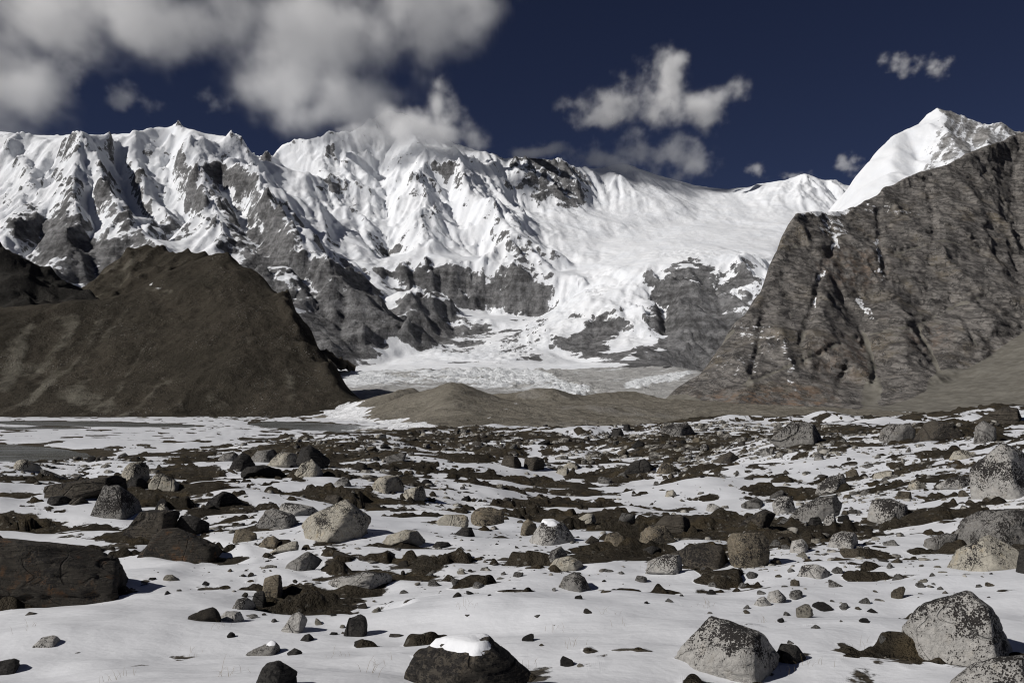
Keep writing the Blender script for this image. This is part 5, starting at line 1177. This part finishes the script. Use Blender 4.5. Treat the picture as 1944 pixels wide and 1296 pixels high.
# ------------------------------------------------------------------ smaller stones
rs = np.random.RandomState(4242)
PROTO = []
for k in range(14):
    nn = rs.standard_normal((9, 3)); nn /= np.linalg.norm(nn, axis=1)[:, None]
    dm = np.array([1.0, rs.uniform(0.55, 0.95), rs.uniform(0.38, 0.8)])
    dd_ = 0.62 * np.sqrt(((nn * dm) ** 2).sum(1)) * rs.uniform(0.6, 1.1, 9)
    Pm, Fc = rock_mesh('stone', nn, dd_, dm, 3, 5000 + k, 50.0, 0.8)
    Pm /= np.abs(Pm[:, 0]).max()
    PROTO.append((Pm, Fc))
proto_mesh = {}
DENS = [(1440, 1040, 70, 40, 0, 0.9), (1560, 960, 90, 40, -20, 0.8), (1330, 835, 200, 30, 0, 0.7), (1150, 850, 120, 26, 0, 0.7), (1880, 960, 90, 50, 0, 0.6), (1800, 830, 150, 30, 0, 0.5),(1480, 1010, 120, 60, -15, 1.0), (1620, 1010, 130, 60, -15, 0.9), (1250, 870, 170, 40, 0, 0.8), (1450, 840, 250, 40, 0, 0.8), (650, 870, 160, 40, 5, 0.8), (400, 1000, 200, 50, 0, 0.6), (150, 900, 160, 40, 0, 0.7), (900, 835, 160, 24, 0, 0.8),
        (800, 940, 120, 40, 10, 0.7), (1250, 1010, 120, 40, 0, 0.8), (560, 1130, 120, 50, 0, 0.5), (1700, 920, 200, 60, -10, 0.55), (1050, 1050, 500, 60, 0, 0.3), (1650, 1120, 300, 60, 0, 0.35), (1000, 900, 900, 70, 0, 0.25), (1000, 1150, 900, 130, 0, 0.30), (1650, 1130, 320, 90, 0, 0.3), (650, 1110, 300, 70, 0, 0.35)]
spots = []
tries = 0
while len(spots) < 296 and tries < 60000:
    tries += 1
    x_ = rs.uniform(-10, 1950); y_ = rs.uniform(818, 1275)
    dn = float(blobs(np.array([x_]), np.array([y_]), DENS)[0])
    if rs.uniform(0, 1.0) > dn ** 1.6: continue
    wpx = float(np.clip(rs.lognormal(2.95, 0.42), 10, 52)) * (0.75 + 0.5 * (y_ - 818) / 460)
    if 1370 < x_ < 1760 and 920 < y_ < 1085: wpx *= 1.45
    if any(abs(x_ - a) < 0.45 * (wpx + b_) and abs(y_ - c_) < 0.24 * (wpx + b_) for a, c_, b_ in spots): continue
    if any(abs(x_ - a) < 0.45 * b_ + 0.25 * wpx and abs(y_ - c_) < 0.26 * b_ for a, c_, _, b_ in LANDMARKS): continue
    spots.append((x_, y_, wpx))
seen = {}
ORD = ['', 'second ', 'third ', 'fourth ', 'fifth ', 'sixth ', 'seventh ', 'eighth ', 'ninth ', 'tenth ']
spots.sort(key=lambda s_: min((s_[0] - a) ** 2 + (1.6 * (s_[1] - c_)) ** 2 for a, c_, _, _ in LANDMARKS))
for x_, y_, wpx in spots:
    D = ray_hit(x_, y_)
    if D is None or D > 190: continue
    k = rs.randint(len(PROTO)); kd = rs.choice(list('SSCGGTTGK' if x_ > 1150 else 'SCGGKBBKT'))
    key = (k, kd, 'near' if D < 14 else 'mid' if D < 40 else 'far')
    if key not in proto_mesh:
        me = mesh_np('stone', *PROTO[k], True); me.materials.append(STONE[key[2]][kd]); proto_mesh[key] = me
    o = bpy.data.objects.new('stone', proto_mesh[key])
    s_ = 0.5 * wpx * D / F_PX
    C = at(x_, y_, D)
    o.location = (C[0], C[1] + 0.3 * s_, C[2] + 0.05 * s_)
    o.rotation_euler = (rs.uniform(-0.35, 0.35), rs.uniform(-0.35, 0.35), rs.uniform(0, 6.28))
    o.scale = (s_, s_ * rs.uniform(0.8, 1.1), s_ * rs.uniform(0.75, 1.15))
    col.objects.link(o)
    j = min(range(len(LANDMARKS)), key=lambda i: (LANDMARKS[i][0] - x_) ** 2 + (1.6 * (LANDMARKS[i][1] - y_)) ** 2)
    dx, dy = x_ - LANDMARKS[j][0], (y_ - LANDMARKS[j][1]) * 1.6
    rel = ('right of' if dx > 0 else 'left of') if abs(dx) > abs(dy) else ('in front of' if dy > 0 else 'behind')
    sz = 'small' if wpx < 17 else 'medium'
    core = f"{sz} {TONE[kd]} stone"
    tail = f"{rel} the {LANDMARKS[j][2]}"
    i = seen.get((core, tail), 0); seen[(core, tail)] = i + 1
    tag(o, f"{ORD[min(i, 9)]}nearest {core} {tail}".replace('nearest', 'nearest' if i else 'nearest'), 'stone', 'stones scattered over the snowy meadow')

# rubble too small and too many to count
Vs, Fs, off = [], [], 0
protos1 = []
for k in range(20):
    nn = rs.standard_normal((9, 3)); nn /= np.linalg.norm(nn, axis=1)[:, None]
    sb = 1 if k < 12 else 2
    protos1.append((rock_mesh('r', nn, rs.uniform(0.42, 0.9, 9), (1, 0.8, 0.6), sb, 7000 + k, 40.0, 0.7, 3)[0], ico(sb)[1]))
NR = 90000
xs = rs.uniform(-30, 1975, NR); ys = 808 + 470 * rs.uniform(0, 1, NR) ** 2.0
dn = np.clip(blobs(xs, ys, DENS), 0, 1.3) ** 1.7 + 0.03
ok = rs.uniform(0, 1.2, NR) < dn * smooth(1180, 960, ys) + 0.006
xs, ys = xs[ok][:9000], ys[ok][:9000]
pr = np.array([at(a, b_, 1.0) for a, b_ in zip(xs, ys)])
dgrid = np.geomspace(4, 230, 200)
gx_ = pr[:, 0][:, None] * dgrid[None]; gy_ = dgrid[None] + 0 * pr[:, :1]
zz = base_ground(gx_, gy_) + rnd_h(gx_, gy_) + 0.06
below = pr[:, 2][:, None] * dgrid[None] < zz
hit = below.any(1); idx = below.argmax(1)
hx = pr[:, 0] * dgrid[idx]; hy = dgrid[idx]
so_, sn_ = ground_fields(hx, hy)[:2]
hz = np.maximum(so_ - 0.03, sn_)
for i in np.nonzero(hit)[0]:
    D = dgrid[idx[i]]
    wp = float(np.clip(rs.lognormal(1.80, 0.68), 2.5, 26.0))
    s_ = 0.5 * wp * D / F_PX
    a = rs.uniform(0, 6.28)
    P, Fq = protos1[rs.randint(12) if wp < 11 else 12 + rs.randint(8)]
    P = P * s_ * np.array([1, 1, rs.uniform(0.6, 1.1)])
    c_, n2_ = math.cos(a), math.sin(a)
    x_, y_ = pr[i, 0] * D, D
    P = np.stack([P[:, 0] * c_ - P[:, 1] * n2_ + x_, P[:, 0] * n2_ + P[:, 1] * c_ + y_, P[:, 2] + hz[i] - 0.18 * s_], -1)
    Vs.append(P); Fs.append(Fq + off); off += len(P)
t = NT('rubble_stone')
p = t.pos()
n1 = t.noise(p, 0.9, 2, 0.5); n2 = t.noise(p, 6.0, 5, 0.7)
c = t.mix(t.step(n1, 0.38, 0.58), (0.06, 0.054, 0.047), (0.32, 0.305, 0.275))
c = t.mix(t.step(n2, 0.46, 0.54, 0.0, 0.8), c, (0.03, 0.028, 0.026))
M_RUB = t.finish(c, 0.9, t.bump(n2, 0.8, 0.05), 0.15)
me = mesh_np('rubble', np.concatenate(Vs), np.concatenate(Fs), True); me.materials.append(M_RUB)
o = bpy.data.objects.new('rubble', me); col.objects.link(o)
tag(o, 'countless small stones strewn between the boulders', None, None, 'stuff')

# dry grass blades showing through the near snow
Vs, Fs, off = [], [], 0
tuft_px = [(1010, 1270), (1095, 1225), (1215, 1085), (1180, 1190), (640, 1245), (725, 1258), (570, 1190), (230, 1285), (430, 1282), (1545, 1265), (1460, 1180), (1150, 1165), (890, 1150), (1620, 1230), (1335, 1150), (1700, 1100), (700, 1275), (60, 1190), (1480, 1270), (1060, 1195), (420, 1190), (360, 1245)]
for x_, y_ in tuft_px:
    D = ray_hit(x_, y_)
    if D is None: continue
    cx_, _, cz_ = at(x_, y_, D)
    for k in range(rs.randint(5, 13)):
        bx_, by_ = cx_ + rs.normal(0, 0.05), D + rs.normal(0, 0.05)
        a_, ln, tl = rs.uniform(0, 6.28), rs.uniform(0.02, 0.065), rs.uniform(0.3, 1.4)
        dx, dy = math.cos(a_) * tl * ln, math.sin(a_) * tl * ln
        w_ = 0.0007
        Vs.append(np.array([(bx_ - w_, by_, cz_ - 0.02), (bx_ + w_, by_, cz_ - 0.02), (bx_ + dx * 0.5 + w_ * 0.8, by_ + dy * 0.5, cz_ + ln * 0.6), (bx_ + dx * 0.5 - w_ * 0.8, by_ + dy * 0.5, cz_ + ln * 0.6), (bx_ + dx, by_ + dy, cz_ + ln * 0.95), (bx_ + dx + 0.0006, by_ + dy, cz_ + ln * 0.95)]))
        Fs.append(np.array([(0, 1, 2, 3), (3, 2, 5, 4)]) + off); off += 6
t = NT('dry_grass'); M_GRASS = t.finish((0.20, 0.155, 0.085), 0.9)
me = mesh_np('grass', np.concatenate(Vs), np.concatenate(Fs), False); me.materials.append(M_GRASS)
o = bpy.data.objects.new('grass', me); col.objects.link(o)
tag(o, 'thin dry grass blades poking through the near snow', None, None, 'stuff')
# ------------------------------------------------------------------ clouds: vapour density worked out on a voxel grid inside each cloud's hull
t = NT('cloud_vapour')
vol = t.n('ShaderNodeVolumePrincipled')
vol.inputs['Density'].default_value = 1.0
vol.inputs['Density Attribute'].default_value = 'density'
vol.inputs['Color'].default_value = (1.0, 1.0, 1.0, 1)
vol.inputs['Anisotropy'].default_value = -0.3
t.t.links.new(vol.outputs[0], t.out.inputs['Volume'])
M_VAPOUR = t.m

class GT(NT):
    """the same node helpers on a geometry node tree"""
    def __init__(self, name):
        self.t = bpy.data.node_groups.new(name, 'GeometryNodeTree')
        self.t.interface.new_socket('Geometry', in_out='OUTPUT', socket_type='NodeSocketGeometry')
        self.out = self.t.nodes.new('NodeGroupOutput')

def cloud(name, label, D, puffs, dens, depth, feat=420.0, amp=1.0, thr=0.0, seed=0, voxel=40.0, soft=0.6, stretch=(1, 1, 1)):
    E_ = []
    for e in puffs:
        cx_, cy_, rx, ry = e[:4]
        C = Vector(at(cx_, cy_, D + (e[4] if len(e) > 4 else 0)))
        k = D / F_PX
        E_.append((C, (rx * k, depth * (0.5 + 0.5 * min(1, ry / 90.0)), ry * k)))
    grow = 1.5
    lo = Vector(tuple(min(c_[i] - r_[i] * grow for c_, r_ in E_) for i in range(3)))
    hi = Vector(tuple(max(c_[i] + r_[i] * grow for c_, r_ in E_) for i in range(3)))
    mid = (lo + hi) / 2
    me = bpy.data.volumes.new(name)
    me.render.step_size = voxel * 4.0
    o = bpy.data.objects.new(name, me); o.location = mid; col.objects.link(o)
    g = GT('cloud_density_' + str(seed))
    p = g.n('GeometryNodeInputPosition').outputs[0]
    sh = g.vmath('ADD', p, (seed * 2311.0, seed * 977.0, seed * 531.0))
    wv = g.n('ShaderNodeTexNoise'); g.put(wv.inputs['Vector'], g.vmath('SCALE', sh, 1.0 / (feat * 1.6))); wv.inputs['Detail'].default_value = 3.0; wv.inputs['Scale'].default_value = 1.0
    wc = wv.outputs['Color'] if 'Color' in wv.outputs else wv.outputs[1]
    q_ = g.vmath('ADD', p, g.vmath('SCALE', g.vmath('SUBTRACT', wc, (0.5, 0.5, 0.5)), feat * 1.1))
    acc = None
    for c_, r_ in E_:
        d_ = g.vmath('LENGTH', g.vmath('MULTIPLY', g.vmath('SUBTRACT', q_, tuple(c_ - mid)), tuple(1.0 / v for v in r_)))
        b_ = g.math('SUBTRACT', 1.0, d_)
        acc = b_ if acc is None else g.math('SMOOTH_MAX', acc, b_, 0.2)
    wf = g.n('ShaderNodeTexNoise'); g.put(wf.inputs['Vector'], g.vmath('SCALE', sh, 1.0 / (feat * 0.35))); wf.inputs['Detail'].default_value = 2.0; wf.inputs['Scale'].default_value = 1.0
    wfc = wf.outputs['Color'] if 'Color' in wf.outputs else wf.outputs[1]
    sh2 = g.vmath('ADD', sh, g.vmath('SCALE', g.vmath('SUBTRACT', wfc, (0.5, 0.5, 0.5)), feat * 0.35))
    nz_ = g.noise(g.vmath('MULTIPLY', g.vmath('SCALE', sh2, 1.0 / feat), stretch), 1.0, 8, 0.62)
    v = g.math('ADD', acc, g.math('MULTIPLY', g.math('SUBTRACT', nz_, 0.5), 2.0 * amp))
    f = g.math('POWER', g.step(v, thr, thr + soft), 2.0)
    f = g.math('MULTIPLY', f, g.step(acc, -0.45, -0.10))
    f = g.math('MULTIPLY', f, dens)
    vc = g.n('GeometryNodeVolumeCube')
    g.put(vc.inputs['Density'], f)
    vc.inputs['Min'].default_value = tuple(lo - mid); vc.inputs['Max'].default_value = tuple(hi - mid)
    for i, ax in enumerate('XYZ'):
        vc.inputs['Resolution ' + ax].default_value = int(max(8, min(420, (hi[i] - lo[i]) / (voxel * (1.8 if i == 1 else 1.0)))))
    sm = g.n('GeometryNodeSetMaterial'); sm.inputs['Material'].default_value = M_VAPOUR
    g.t.links.new(vc.outputs[0], sm.inputs[0]); g.t.links.new(sm.outputs[0], g.out.inputs[0])
    md = o.modifiers.new('vapour', 'NODES'); md.node_group = g.t
    me.materials.append(M_VAPOUR)
    return tag(o, label, 'cloud')

cloud('cloud', 'large cloud bank covering the sky over the left snow mountain', 7300.0,
      [(60, 45, 270, 105), (330, 20, 310, 105), (30, 180, 105, 85), (600, 70, 240, 130), (660, 195, 110, 85), (600, 230, 70, 45), (800, 30, 130, 80), (880, -5, 95, 70), (950, -50, 90, 50), (540, 150, 110, 60), (300, -130, 560, 140), (700, -120, 330, 130), (-120, 100, 170, 220)],
      0.0070, 600.0, 560.0, 1.9, -0.25, 1, 34.0, 1.5)
cloud('cloud', 'white cloud veiling the summit of the headwall', 6950.0,
      [(770, 240, 85, 46), (850, 255, 85, 44), (830, 205, 32, 50), (700, 262, 70, 18), (905, 272, 40, 26), (740, 215, 45, 34)], 0.010, 280.0, 280.0, 2.1, -0.15, 2, 14.0, 1.3)
cloud('cloud', 'bright ragged cloud floating free above the snow basin', 8600.0,
      [(1150, 212, 85, 38), (1230, 200, 115, 56), (1335, 205, 80, 42), (1275, 145, 56, 56), (1290, 112, 32, 34), (1390, 180, 28, 34)], 0.010, 330.0, 330.0, 2.5, -0.1, 3, 14.0, 1.4)
cloud('cloud', 'flat cloud resting on the white crest below the ragged cloud', 8050.0,
      [(1150, 300, 70, 32), (1215, 298, 105, 46), (1300, 308, 60, 40), (1020, 285, 80, 16)], 0.010, 260.0, 280.0, 2.3, -0.2, 4, 14.0, 1.3)
cloud('cloud', 'tiny white cloud high over the right snow peak', 8600.0, [(1768, 126, 44, 28), (1708, 122, 36, 28), (1735, 134, 40, 18)], 0.010, 150.0, 160.0, 2.2, -0.12, 5, 8.0, 1.3)
cloud('cloud', 'thin wisp in the dark gap below the cloud bank', 7600.0, [(235, 190, 70, 32), (420, 185, 50, 28), (110, 130, 70, 50)], 0.004, 170.0, 220.0, 2.0, 0.0, 6, 14.0, 1.0)
cloud('cloud', 'faint puffs along the white crest at right', 8200.0, [(1432, 320, 24, 18), (1500, 332, 50, 11), (1610, 306, 28, 26)], 0.006, 130.0, 140.0, 2.0, 0.0, 7, 9.0, 1.0)
